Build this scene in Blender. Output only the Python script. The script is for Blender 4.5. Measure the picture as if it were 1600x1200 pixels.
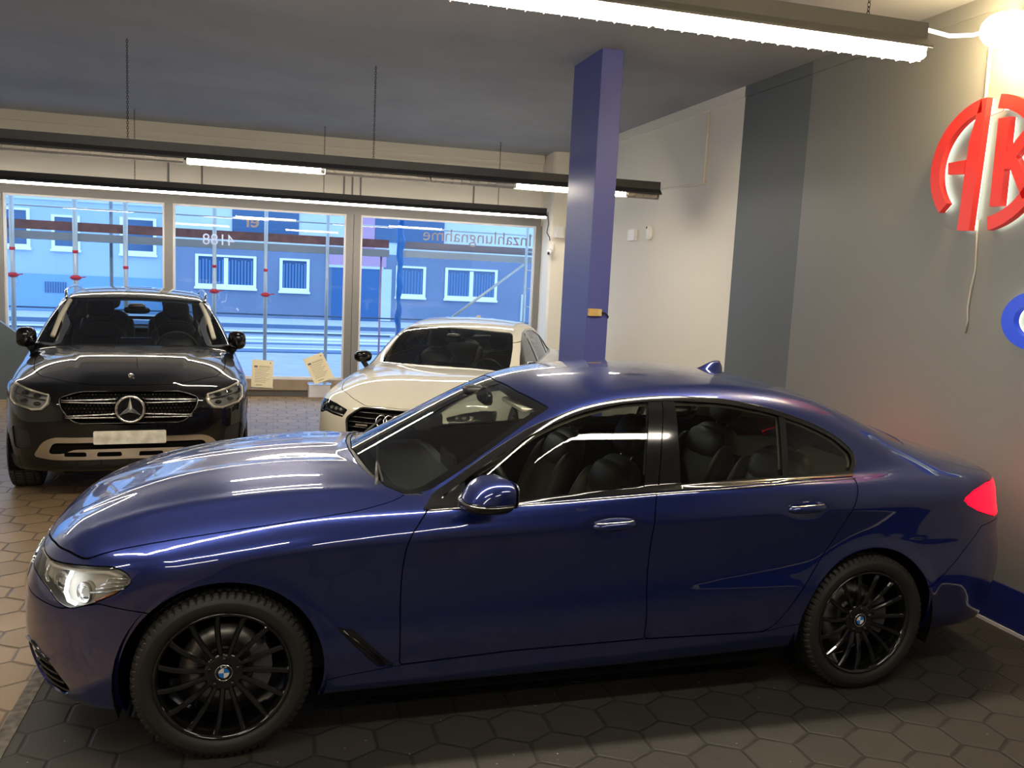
import bpy, math, random
import numpy as np
random.seed(7)
for o in list(bpy.data.objects): bpy.data.objects.remove(o)
C = bpy.context.scene.collection
PI = math.pi

# ================================================================= camera, world, exposure
CAM = (0.1918478, -4.2596418, 1.9526014)
YAW, PITCH, ROLL, FPX = 0.27219970, 0.12660779, 0.04824325, 1350.93658
def camera_basis():
    cy, sy, cp, sp = math.cos(YAW), math.sin(YAW), math.cos(PITCH), math.sin(PITCH)
    f = np.array([sy*cp, cy*cp, -sp]); r = np.array([cy, -sy, 0.]); u = np.cross(r, f)
    cr, sr = math.cos(ROLL), math.sin(ROLL)
    return cr*r+sr*u, -sr*r+cr*u, f
from mathutils import Matrix, Vector
_r, _u, _f = camera_basis()
cd = bpy.data.cameras.new('camera'); cam = bpy.data.objects.new('camera', cd); C.objects.link(cam)
cam.matrix_world = Matrix(((_r[0], _u[0], -_f[0], CAM[0]), (_r[1], _u[1], -_f[1], CAM[1]), (_r[2], _u[2], -_f[2], CAM[2]), (0, 0, 0, 1)))
cd.sensor_fit = 'HORIZONTAL'; cd.sensor_width = 36.0; cd.lens = 36.0*FPX/1600; cd.clip_start = .05; cd.clip_end = 300
S_ = bpy.context.scene; S_.camera = cam
S_.view_settings.view_transform = 'Standard'; S_.view_settings.look = 'None'; S_.view_settings.gamma = 1; S_.view_settings.use_curve_mapping = False
S_.view_settings.exposure = 0.6
W_ = bpy.data.worlds.new('world'); S_.world = W_; W_.use_nodes = True
bg = W_.node_tree.nodes['Background']; bg.inputs[0].default_value = (.40, .635, 1.0, 1); bg.inputs[1].default_value = 1.95

# ================================================================= materials
def nt(name):
    m = bpy.data.materials.new(name); m.use_nodes = True; t = m.node_tree
    return m, t, t.nodes['Principled BSDF']
def mat(name, col, rough=.5, metal=0., coat=0., coat_r=.03, spec=.5, emis=None, es=0., bump=None, vary=None, ior=1.5, coat_ior=1.5):
    m, t, b = nt(name)
    b.inputs['Base Color'].default_value = (*col, 1); b.inputs['Roughness'].default_value = rough; b.inputs['Metallic'].default_value = metal
    b.inputs['Coat Weight'].default_value = coat; b.inputs['Coat IOR'].default_value = coat_ior; b.inputs['Coat Roughness'].default_value = coat_r; b.inputs['Specular IOR Level'].default_value = spec; b.inputs['IOR'].default_value = ior
    if emis: b.inputs['Emission Color'].default_value = (*emis, 1); b.inputs['Emission Strength'].default_value = es
    if bump or vary:
        tc = t.nodes.new('ShaderNodeTexCoord')
    if bump:
        n = t.nodes.new('ShaderNodeTexNoise'); n.inputs['Scale'].default_value = bump[0]; n.inputs['Detail'].default_value = 5
        bp = t.nodes.new('ShaderNodeBump'); bp.inputs['Strength'].default_value = bump[1]; bp.inputs['Distance'].default_value = bump[2] if len(bump) > 2 else .01
        t.links.new(tc.outputs['Object'], n.inputs['Vector']); t.links.new(n.outputs['Fac'], bp.inputs['Height']); t.links.new(bp.outputs['Normal'], b.inputs['Normal'])
    if vary:
        n = t.nodes.new('ShaderNodeTexNoise'); n.inputs['Scale'].default_value = vary[0]; n.inputs['Detail'].default_value = 4
        r = t.nodes.new('ShaderNodeValToRGB'); r.color_ramp.elements[0].position = .3; r.color_ramp.elements[1].position = .7
        r.color_ramp.elements[0].color = (*[c*(1-vary[1]) for c in col], 1); r.color_ramp.elements[1].color = (*[min(1, c*(1+vary[1])) for c in col], 1)
        t.links.new(tc.outputs['Object'], n.inputs['Vector']); t.links.new(n.outputs['Fac'], r.inputs['Fac']); t.links.new(r.outputs['Color'], b.inputs['Base Color'])
    return m
def glass(name, tint, refl=1.0, rough=0.0, ior=1.5, alpha=None):
    m = bpy.data.materials.new(name); m.use_nodes = True; t = m.node_tree; t.nodes.clear()
    o = t.nodes.new('ShaderNodeOutputMaterial'); mx = t.nodes.new('ShaderNodeMixShader'); tr = t.nodes.new('ShaderNodeBsdfTransparent'); gl = t.nodes.new('ShaderNodeBsdfGlossy')
    fr = t.nodes.new('ShaderNodeFresnel'); fr.inputs['IOR'].default_value = ior; tr.inputs[0].default_value = (*tint, 1); gl.inputs['Roughness'].default_value = rough; gl.inputs[0].default_value = (refl, refl, refl, 1)
    t.links.new(fr.outputs[0], mx.inputs[0]); t.links.new(tr.outputs[0], mx.inputs[1]); t.links.new(gl.outputs[0], mx.inputs[2]); t.links.new(mx.outputs[0], o.inputs[0])
    return m
def emit(name, col, s):
    m = bpy.data.materials.new(name); m.use_nodes = True; t = m.node_tree; t.nodes.clear()
    o = t.nodes.new('ShaderNodeOutputMaterial'); e = t.nodes.new('ShaderNodeEmission'); e.inputs[0].default_value = (*col, 1); e.inputs[1].default_value = s
    t.links.new(e.outputs[0], o.inputs[0]); return m
def hexmat(name, c1, c2, joint, size, rough, bump=.35, spec=.5, blotch=.25, joint_mix=1.0, wob=.0, dust=0):
    """interlocking hexagonal concrete pavers"""
    m, t, b = nt(name); N = t.nodes.new; L = t.links.new
    tc = N('ShaderNodeTexCoord')
    def vm(op, a, bb=None):
        n = N('ShaderNodeVectorMath'); n.operation = op
        for i, v in enumerate((a, bb)):
            if v is None: continue
            if isinstance(v, tuple): n.inputs[i].default_value = v
            else: L(v, n.inputs[i])
        return n
    def mm(op, a, bb=None, cc=None):
        n = N('ShaderNodeMath'); n.operation = op
        for i, v in enumerate((a, bb, cc)):
            if v is None: continue
            if isinstance(v, (int, float)): n.inputs[i].default_value = v
            else: L(v, n.inputs[i])
        return n.outputs[0]
    src = tc.outputs['Object']
    if wob:
        nz = N('ShaderNodeTexNoise'); nz.inputs['Scale'].default_value = 9; L(src, nz.inputs['Vector'])
        sub = vm('SUBTRACT', nz.outputs['Color'], (.5, .5, .5)); sc = vm('SCALE', sub.outputs[0]); sc.inputs['Scale'].default_value = wob
        src = vm('ADD', src, sc.outputs[0]).outputs[0]
    p = vm('MULTIPLY', src, (1/size, 1/size, 0)).outputs[0]
    def cell(q):
        n = N('ShaderNodeVectorMath'); n.operation = 'WRAP'; L(q, n.inputs[0]); n.inputs[1].default_value = (.5, .8660254, 1.); n.inputs[2].default_value = (-.5, -.8660254, -1.)
        return n.outputs[0]
    A = cell(p); B = cell(vm('SUBTRACT', p, (.5, .8660254, 0)).outputs[0])
    la = vm('LENGTH', A).outputs['Value']; lb = vm('LENGTH', B).outputs['Value']
    k = mm('LESS_THAN', la, lb)
    mx = N('ShaderNodeMix'); mx.data_type = 'VECTOR'; L(k, mx.inputs['Factor']); L(B, mx.inputs[4]); L(A, mx.inputs[5]); gv = mx.outputs[1]
    ag = vm('ABSOLUTE', gv).outputs[0]
    d1 = vm('DOT_PRODUCT', ag, (.5, .8660254, 0)).outputs['Value']; sx = N('ShaderNodeSeparateXYZ'); L(ag, sx.inputs[0])
    d = mm('MAXIMUM', d1, sx.outputs[0])           # 0 centre .. .5 edge
    idv = vm('SUBTRACT', p, gv).outputs[0]; wn = N('ShaderNodeTexWhiteNoise'); wn.noise_dimensions = '2D'
    idr = vm('MULTIPLY', idv, (2., 1.1547005*1, 0)).outputs[0]; rd = vm('SNAP', vm('ADD', idr, (.5, .5, 0)).outputs[0], (1, 1, 1)).outputs[0]; L(rd, wn.inputs['Vector'])
    mr = N('ShaderNodeMapRange'); mr.inputs['From Min'].default_value = .455; mr.inputs['From Max'].default_value = .488; L(d, mr.inputs['Value'])
    nz = N('ShaderNodeTexNoise'); nz.inputs['Scale'].default_value = 1.3; nz.inputs['Detail'].default_value = 6; L(tc.outputs['Object'], nz.inputs['Vector'])
    nf = N('ShaderNodeTexNoise'); nf.inputs['Scale'].default_value = 60; nf.inputs['Detail'].default_value = 3; L(tc.outputs['Object'], nf.inputs['Vector'])
    f = mm('ADD', mm('MULTIPLY', wn.outputs['Value'], 1-blotch), mm('MULTIPLY', nz.outputs['Fac'], blotch))
    f = mm('ADD', mm('MULTIPLY', f, .8), mm('MULTIPLY', nf.outputs['Fac'], .2))
    c = N('ShaderNodeMix'); c.data_type = 'RGBA'; L(f, c.inputs['Factor']); c.inputs[6].default_value = (*c1, 1); c.inputs[7].default_value = (*c2, 1)
    c3 = N('ShaderNodeMix'); c3.data_type = 'RGBA'; L(mm('MULTIPLY', mr.outputs[0], joint_mix), c3.inputs['Factor']); L(c.outputs[2], c3.inputs[6]); c3.inputs[7].default_value = (*joint, 1)
    last = c3.outputs[2]
    if dust:
        vo = N('ShaderNodeTexVoronoi'); vo.inputs['Scale'].default_value = 16; L(tc.outputs['Object'], vo.inputs['Vector'])
        n2 = N('ShaderNodeTexNoise'); n2.inputs['Scale'].default_value = 2.2; L(tc.outputs['Object'], n2.inputs['Vector'])
        thr = mm('MULTIPLY', mm('GREATER_THAN', n2.outputs['Fac'], .5), .05)
        c4 = N('ShaderNodeMix'); c4.data_type = 'RGBA'; L(mm('LESS_THAN', vo.outputs['Distance'], mm('ADD', thr, .012)), c4.inputs['Factor']); L(last, c4.inputs[6]); c4.inputs[7].default_value = (dust, dust*.95, dust*.9, 1); last = c4.outputs[2]
    L(last, b.inputs['Base Color']); b.inputs['Roughness'].default_value = rough; b.inputs['Specular IOR Level'].default_value = spec
    h = mm('ADD', mm('MULTIPLY', mr.outputs[0], -1), mm('MULTIPLY', nf.outputs['Fac'], .25)); h = mm('ADD', h, mm('MULTIPLY', wn.outputs['Value'], .35))
    bp = N('ShaderNodeBump'); bp.inputs['Strength'].default_value = bump; bp.inputs['Distance'].default_value = .006; L(h, bp.inputs['Height']); L(bp.outputs[0], b.inputs['Normal'])
    return m

M = dict(
    blue=mat('blue_metallic_paint', (.010, .022, .150), .30, .70, 1., .004, spec=.3, coat_ior=1.85),
    black_paint=mat('black_paint', (.004, .004, .005), .4, 0, 1., .012, spec=.03, coat_ior=1.52),
    cream=mat('cream_white_paint', (.76, .72, .60), .45, 0., 1., .015, spec=.2, coat_ior=1.7),
    gloss=mat('gloss_black', (.008, .008, .009), .08, 0, .5),
    satin=mat('satin_black_plastic', (.015, .015, .016), .45),
    seam=mat('dark_gap', (.004, .004, .004), .9, spec=.05),
    rubber=mat('tyre_rubber', (.019, .0175, .016), .55, spec=.5, bump=(90, .15, .002)),
    rim=mat('gloss_black_alloy', (.010, .010, .011), .13, .4, 1., .03),
    silver_rim=mat('silver_alloy', (.35, .35, .36), .3, .8),
    steel=mat('brake_steel', (.32, .31, .30), .35, .9),
    chrome=mat('chrome', (.82, .82, .82), .09, 1.),
    satin_chrome=mat('satin_chrome', (.66, .65, .64), .18, 1.),
    reflector=mat('lamp_reflector', (.72, .70, .66), .22, .75),
    lamp_inner=mat('lamp_inner_silver', (.42, .42, .41), .35, .35),
    lampwhite=mat('lamp_bezel', (.72, .66, .56), .3),
    dark_int=mat('charcoal_cabin_plastic', (.018, .019, .021), .6, bump=(200, .1, .001)),
    grey_int=mat('grey_cabin_trim', (.10, .11, .11), .6),
    leather=mat('dark_leather', (.030, .028, .025), .42, bump=(60, .2, .002)),
    leather2=mat('brown_leather', (.075, .062, .048), .45, bump=(60, .2, .002)),
    liner=mat('pale_headliner', (.55, .52, .42), .9),
    windscreen=glass('windscreen_glass', (.80, .86, .84), 1, 0, 1.75),
    tinted=glass('tinted_side_glass', (.58, .61, .57), 1, 0, 1.55),
    clear=glass('clear_lamp_lens', (.93, .94, .95), 1, 0, 1.5),
    acrylic=glass('clear_acrylic', (.93, .95, .96), 1, .02, 1.35),
    shopglass=glass('shop_window_glass', (.93, .97, .98), 1, 0, 1.45),
    led=emit('daytime_led', (.85, .93, 1.), 3.5), tail=emit('tail_lamp_red', (1., .02, .035), 9.),
    tailglass=mat('tail_lamp_red_lens', (.40, .004, .008), .15, 0, .3, emis=(1., .0, .012), es=2.6),
    white=mat('white_plastic', (.8, .8, .8), .4), black=mat('matt_black', (.01, .01, .01), .7),
    blueenamel=mat('blue_enamel', (.02, .18, .60), .2), amber=mat('amber_reflector', (.5, .12, .01), .25),
    plate=mat('blank_licence_plate', (.62, .60, .52), .45, vary=(14, .25)),
)

# ================================================================= mesh helpers
class MB:
    """collects geometry; build() links it as one mesh object"""
    def __init__(s): s.v = []; s.f = []; s.sm = []
    def add(s, v, f, smooth=False, M4=None):
        o = len(s.v)
        if M4 is not None: v = [tuple(M4 @ Vector(p)) for p in v]
        s.v += [tuple(p) for p in v]; s.f += [tuple(i+o for i in q) for q in f]; s.sm += [smooth]*len(f); return s
    def box(s, x0, x1, y0, y1, z0, z1, M4=None, bev=0):
        if bev: return s.prism(rrect(x0, x1, y0, y1, bev, 3), z0, z1, M4=M4)
        v = [(x, y, z) for z in (z0, z1) for x, y in ((x0, y0), (x1, y0), (x1, y1), (x0, y1))]
        return s.add(v, [(3, 2, 1, 0), (4, 5, 6, 7), (0, 1, 5, 4), (1, 2, 6, 5), (2, 3, 7, 6), (3, 0, 4, 7)], False, M4)
    def prism(s, poly, a, b, axis='z', M4=None, smooth=False):
        n = len(poly)
        def P(p, w): return {'z': (p[0], p[1], w), 'y': (p[0], w, p[1]), 'x': (w, p[0], p[1])}[axis]
        v = [P(p, a) for p in poly]+[P(p, b) for p in poly]
        area = sum(poly[i-1][0]*poly[i][1]-poly[i][0]*poly[i-1][1] for i in range(n))
        fl = (area > 0) ^ (axis == 'y') ^ (b < a)
        f = [tuple(range(n))[::-1] if fl else tuple(range(n)), tuple(range(n, 2*n)) if fl else tuple(range(n, 2*n))[::-1]]
        for i in range(n):
            j = (i+1) % n; q = (i, j, n+j, n+i); f.append(q if fl else q[::-1])
        s.add(v, f, False, M4)
        if smooth:
            for k in range(1, n+1): s.sm[-k] = True
        return s
    def tube(s, pts, r, n=10, closed=False, M4=None, flat=None):
        pts = [Vector(p) for p in pts]; m = len(pts); R = [float(q) for q in (r if isinstance(r, (list, tuple)) else [r]*m)]
        v = []; up = None
        for i, p in enumerate(pts):
            a = pts[i-1] if (i > 0 or closed) else p; b = pts[(i+1) % m] if (i < m-1 or closed) else p
            t = (b-a).normalized()
            if up is None: up = Vector((0, 0, 1)) if abs(t.z) < .9 else Vector((1, 0, 0))
            u = (up-t*up.dot(t)).normalized(); w = t.cross(u); up = u
            for k in range(n):
                an = 2*PI*k/n; v.append(p+R[i]*(math.cos(an)*u*(flat or 1)+math.sin(an)*w))
        f = []
        for i in range(m if closed else m-1):
            for k in range(n):
                a, b = i*n+k, i*n+(k+1) % n; c, d = ((i+1) % m)*n+(k+1) % n, ((i+1) % m)*n+k
                f.append((a, b, c, d))
        if not closed: f += [tuple(range(n))[::-1], tuple(range((m-1)*n, m*n))]
        return s.add(v, f, True, M4)
    def lathe(s, prof, n=48, axis='z', M4=None, closed=False, smooth=True, r_fn=None):
        v = []; m = len(prof)
        for i in range(n):
            a = 2*PI*i/n
            for j, (r, h) in enumerate(prof):
                if r_fn: r = r_fn(i, j, r)
                c, q = r*math.cos(a), r*math.sin(a); v.append({'z': (c, q, h), 'y': (c, h, q), 'x': (h, c, q)}[axis])
        f = []
        for i in range(n):
            k = (i+1) % n
            for j in range(m if closed else m-1):
                jn = (j+1) % m; q = (i*m+j, k*m+j, k*m+jn, i*m+jn); f.append(q[::-1] if axis == 'y' else q)
        return s.add(v, f, smooth, M4)
    def ball(s, c, r, nu=16, nv=10, e=1., M4=None):
        def pw(x, e): return math.copysign(abs(x)**e, x)
        v = []; rx, ry, rz = r
        for j in range(nv+1):
            t = -PI/2+PI*j/nv
            for i in range(nu):
                a = 2*PI*i/nu; v.append((c[0]+rx*pw(math.cos(t), e)*pw(math.cos(a), e), c[1]+ry*pw(math.cos(t), e)*pw(math.sin(a), e), c[2]+rz*pw(math.sin(t), e)))
        f = [(j*nu+i, j*nu+(i+1) % nu, (j+1)*nu+(i+1) % nu, (j+1)*nu+i) for j in range(nv) for i in range(nu)]
        return s.add(v, f, True, M4)
    def build(s, name, m, parent=None, loc=None):
        me = bpy.data.meshes.new(name); me.from_pydata(s.v, [], s.f); me.polygons.foreach_set('use_smooth', s.sm); me.validate(); me.update()
        me.materials.append(M[m] if isinstance(m, str) else m)
        o = bpy.data.objects.new(name, me); C.objects.link(o)
        if parent: o.parent = parent
        if loc: o.location = loc
        return o
def rrect(x0, x1, y0, y1, r, n=4):
    o = []
    for cx, cy, a in ((x1-r, y0+r, -PI/2), (x1-r, y1-r, 0), (x0+r, y1-r, PI/2), (x0+r, y0+r, PI)):
        for k in range(n+1): t = a+PI/2*k/n; o.append((cx+r*math.cos(t), cy+r*math.sin(t)))
    return o
def thing(name, label, cat, loc=(0, 0, 0), rz=0, group=None):
    o = bpy.data.objects.new(name, None); C.objects.link(o); o.location = loc; o.rotation_euler = (0, 0, rz); o.empty_display_size = .1
    o['label'] = label; o['category'] = cat
    if group: o['group'] = group
    return o
def tag(o, label, cat, group=None):
    o['label'] = label; o['category'] = cat
    if group: o['group'] = group
    return o
def struct(o): o['kind'] = 'structure'; return o
def copy_tree(o, parent=None):
    c = o.copy(); C.objects.link(c)
    if parent: c.parent = parent
    for ch in [x for x in bpy.data.objects if x.parent == o]: copy_tree(ch, c)
    return c

# ---------------------------------------------------------------- curves and smooth booleans
def nspl(xs, ys):
    xs = np.array(xs, float); ys = np.array(ys, float); n = len(xs); h = np.diff(xs)
    A = np.eye(n); r = np.zeros(n)
    for i in range(1, n-1):
        A[i, i-1] = h[i-1]; A[i, i] = 2*(h[i-1]+h[i]); A[i, i+1] = h[i]
        r[i] = 6*((ys[i+1]-ys[i])/h[i]-(ys[i]-ys[i-1])/h[i-1])
    M = np.linalg.solve(A, r)
    s0 = (ys[1]-ys[0])/h[0]-h[0]*(2*M[0]+M[1])/6; s1 = (ys[-1]-ys[-2])/h[-1]+h[-1]*(M[-2]+2*M[-1])/6
    def f(x):
        x = np.asarray(x, float); i = np.clip(np.searchsorted(xs, x)-1, 0, n-2)
        c = np.clip(x, xs[0], xs[-1]); t = c-xs[i]; u = xs[i+1]-c; hh = h[i]
        v = (M[i]*u**3+M[i+1]*t**3)/(6*hh)+(ys[i]/hh-M[i]*hh/6)*u+(ys[i+1]/hh-M[i+1]*hh/6)*t
        return v+np.where(x < xs[0], (x-xs[0])*s0, 0)+np.where(x > xs[-1], (x-xs[-1])*s1, 0)
    return f
def smin(a, b, r):
    r = np.maximum(r, .01); h = np.clip(.5+.5*(b-a)/r, 0, 1)
    return b+(a-b)*h-r*h*(1-h)
def smax(a, b, r): return -smin(-a, -b, r)
def sstep(x, a, b):
    t = np.clip((x-a)/(b-a), 0, 1); return t*t*(3-2*t)

def car_field(S):
    """Implicit hull of a car from its spline set; negative inside. x runs rearward from the front axle, y<0 is the left side."""
    Wf, zc, ins, De, Dc, Tc, sw, cr, Yb = (S[k] for k in ('W', 'crease', 'inset', 'deck_edge', 'deck_crown', 'top', 'sweep', 'crown', 'gh'))
    Xn, Pn, Xr, Pr = S['nose'], S['nose_plan'], S['tail'], S['tail_plan']
    tum, tum2, zb0 = S['tumble'], S['tumble2'], S['gz']
    def F(x, y, z):
        x, y, z = np.broadcast_arrays(np.asarray(x, float), y, z)
        ya = np.abs(y)
        side = ya-Wf(x)+ins(z-zc(x)+.85)
        for xc in (0, S['wb']):
            rr = np.hypot(x-xc, z-S['wr'])
            side = side-S['flare']*np.exp(-((rr-S['arch']-.012)/.045)**2)*sstep(z, .15, .35)
        for (dx, dz, rx, rz, dd) in S.get('dimples', ()):
            side = side+dd*np.exp(-((x-dx)/rx)**2-((z-dz)/rz)**2)
        u = (ya/.85)**2; D = De(x)+Dc(x)*(1-.06*u-.94*u*u)
        for yr, hh, ww, (xa, xb, xc, xd) in S.get('ridges', ()):
            D = D+hh*(1/(1+np.exp(np.clip((ya-yr(x))/ww, -30, 30)))-.5)*sstep(x, xa, xb)*(1-sstep(x, xc, xd))
        for yr, hh, ww, (xa, xb, xc, xd) in S.get('bumps', ()):
            D = D+hh*np.exp(-((ya-yr(x))/ww)**2)*sstep(x, xa, xb)*(1-sstep(x, xc, xd))
        low = smax(side, (z-D)*.97, S['r_deck'](np.clip(x, -.9, 4.1)))
        low = smax(low, (Xn(z)+Pn(ya)-x)*.85, S['r_nose'])
        low = smax(low, (x-Xr(z)+Pr(ya))*.85, S['r_tail'])
        low = smax(low, S['zbot'](x)-z, .05)
        zz = np.maximum(z-zb0, -.06)
        yb = Yb(x)-tum(x)*zz-tum2*zz*np.abs(zz)
        xs = x-sw(x)*ya*ya
        T = Tc(xs)-cr(x)*ya*ya
        sl = (Tc(xs+.02)-Tc(xs-.02))/.04
        gh = smax((ya-yb)*.93, (z-T)/np.sqrt(1+sl*sl), S['r_roof'](np.clip(x, .4, 4)))
        gh = np.maximum(gh, np.maximum(zb0-.15-z, low-.9))
        gh = smax(gh, (x-Xr(z)+Pr(ya))*.85, S['r_tail'])
        return smin(low, gh, S['r_base'](np.clip(x, .3, 3.9)))
    return F

def hull_grid(F, x0, x1, z0, nmid, nfan, m):
    """Casts rays from the car's axis to the hull; returns vertices (stations x ring) plus both poles, and triangles."""
    th = np.linspace(-np.pi/2, 1.5*np.pi, m, endpoint=False)
    org, dr = [], []
    al = (np.linspace(89.0, 0, nfan, endpoint=False))*np.pi/180
    def ring(ox, a, sgn):
        d = np.stack([np.full(m, sgn*np.sin(a)), -np.cos(a)*np.cos(th), np.cos(a)*np.sin(th)], 1)
        org.append(np.tile([ox, 0, z0], (m, 1))); dr.append(d)
    for a in al: ring(x0, a, -1)
    for x in np.linspace(x0, x1, nmid): ring(x, 0., 1)
    for a in al[::-1]: ring(x1, a, 1)
    n = len(org); o = np.concatenate(org+[[[x0, 0, z0]], [[x1, 0, z0]]]); d = np.concatenate(dr+[[[-1., 0, 0]], [[1., 0, 0]]])
    lo = np.full(len(o), .02); hi = np.full(len(o), 1.7)
    for _ in range(26):
        md = (lo+hi)/2; p = o+d*md[:, None]; v = F(p[:, 0], p[:, 1], p[:, 2]) < 0
        lo = np.where(v, md, lo); hi = np.where(v, hi, md)
    V = o+d*((lo+hi)/2)[:, None]
    i = np.arange(n-1)[:, None]*m; j = np.arange(m)[None]; jn = (j+1) % m
    a, b, c, e = (i+j).ravel(), (i+jn).ravel(), (i+m+jn).ravel(), (i+m+j).ravel()
    T = np.concatenate([np.stack([a, e, c], 1), np.stack([a, c, b], 1)])
    P0, P1 = n*m, n*m+1; j = j.ravel(); jn = jn.ravel()
    T = np.concatenate([T, np.stack([np.full(m, P0), j, jn], 1), np.stack([np.full(m, P1), (n-1)*m+jn, (n-1)*m+j], 1)])
    # orient outward
    ctr = V[T].mean(1); nn = np.cross(V[T[:, 1]]-V[T[:, 0]], V[T[:, 2]]-V[T[:, 0]])
    g = grad(F, ctr)
    flip = (nn*g).sum(1) < 0
    T[flip] = T[flip][:, ::-1]
    return V, T
def grad(F, P, h=.002):
    x, y, z = P.T
    g = np.stack([F(x+h, y, z)-F(x-h, y, z), F(x, y+h, z)-F(x, y-h, z), F(x, y, z+h)-F(x, y, z-h)], 1)
    return g/(np.linalg.norm(g, axis=1)[:, None]+1e-12)
def isocut(V, T, s):
    s = np.where(np.abs(s) < 1e-6, 1e-6, s); g = s > 0
    c = g[T].sum(1); mixed = (c == 1) | (c == 2)
    if not mixed.any(): return V, T
    M = T[mixed]; k = c[mixed]; lone = np.where((k == 1)[:, None], g[M], ~g[M]).argmax(1)
    r = np.arange(len(M)); A = M[r, lone]; B = M[r, (lone+1) % 3]; C = M[r, (lone+2) % 3]
    E = np.sort(np.concatenate([np.stack([A, B], 1), np.stack([A, C], 1)]), 1)
    U, inv = np.unique(E, axis=0, return_inverse=True); inv = inv.ravel()
    t = s[U[:, 0]]/(s[U[:, 0]]-s[U[:, 1]])
    N = V[U[:, 0]]*(1-t)[:, None]+V[U[:, 1]]*t[:, None]
    ab = len(V)+inv[:len(M)]; ac = len(V)+inv[len(M):]
    T2 = np.concatenate([T[~mixed], np.stack([A, ab, ac], 1), np.stack([ab, B, C], 1), np.stack([ab, C, ac], 1)])
    return np.concatenate([V, N]), T2
def sdpoly(px, py, poly):
    """signed distance to a closed polygon, negative inside"""
    P = np.array(poly, float); Q = np.roll(P, -1, 0); d2 = np.full(px.shape, 1e9); ins = np.zeros(px.shape, bool)
    for (ax, ay), (bx, by) in zip(P, Q):
        ex, ey = bx-ax, by-ay; wx, wy = px-ax, py-ay
        t = np.clip((wx*ex+wy*ey)/(ex*ex+ey*ey+1e-12), 0, 1)
        d2 = np.minimum(d2, (wx-ex*t)**2+(wy-ey*t)**2)
        cnd = ((ay > py) != (by > py)) & (px < (bx-ax)*(py-ay)/((by-ay) if by != ay else 1e-9)+ax)
        ins ^= cnd
    d = np.sqrt(d2); return np.where(ins, -d, d)
def sdline(px, py, pts):
    P = np.array(pts, float); d2 = np.full(px.shape, 1e9)
    for (ax, ay), (bx, by) in zip(P[:-1], P[1:]):
        ex, ey = bx-ax, by-ay; wx, wy = px-ax, py-ay
        t = np.clip((wx*ex+wy*ey)/(ex*ex+ey*ey+1e-12), 0, 1)
        d2 = np.minimum(d2, (wx-ex*t)**2+(wy-ey*t)**2)
    return np.sqrt(d2)
def rnd(pts, rad, seg=5, closed=True):
    """rounds the corners of a polygon; a point may carry its own radius as third value"""
    out = []; n = len(pts)
    for i, p in enumerate(pts):
        if not closed and i in (0, n-1): out.append(tuple(p[:2])); continue
        r = p[2] if len(p) > 2 else rad
        p = np.array(p[:2], float); a = np.array(pts[i-1][:2], float); b = np.array(pts[(i+1) % n][:2], float)
        da = a-p; db = b-p; la, lb = np.linalg.norm(da), np.linalg.norm(db); k = min(r, la*.45, lb*.45)
        if k < 1e-4: out.append(tuple(p)); continue
        A = p+da/la*k; B = p+db/lb*k
        for q in range(seg+1):
            t = q/seg; out.append(tuple((1-t)**2*A+2*t*(1-t)*p+t*t*B))
    return out
K = nspl
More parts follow.
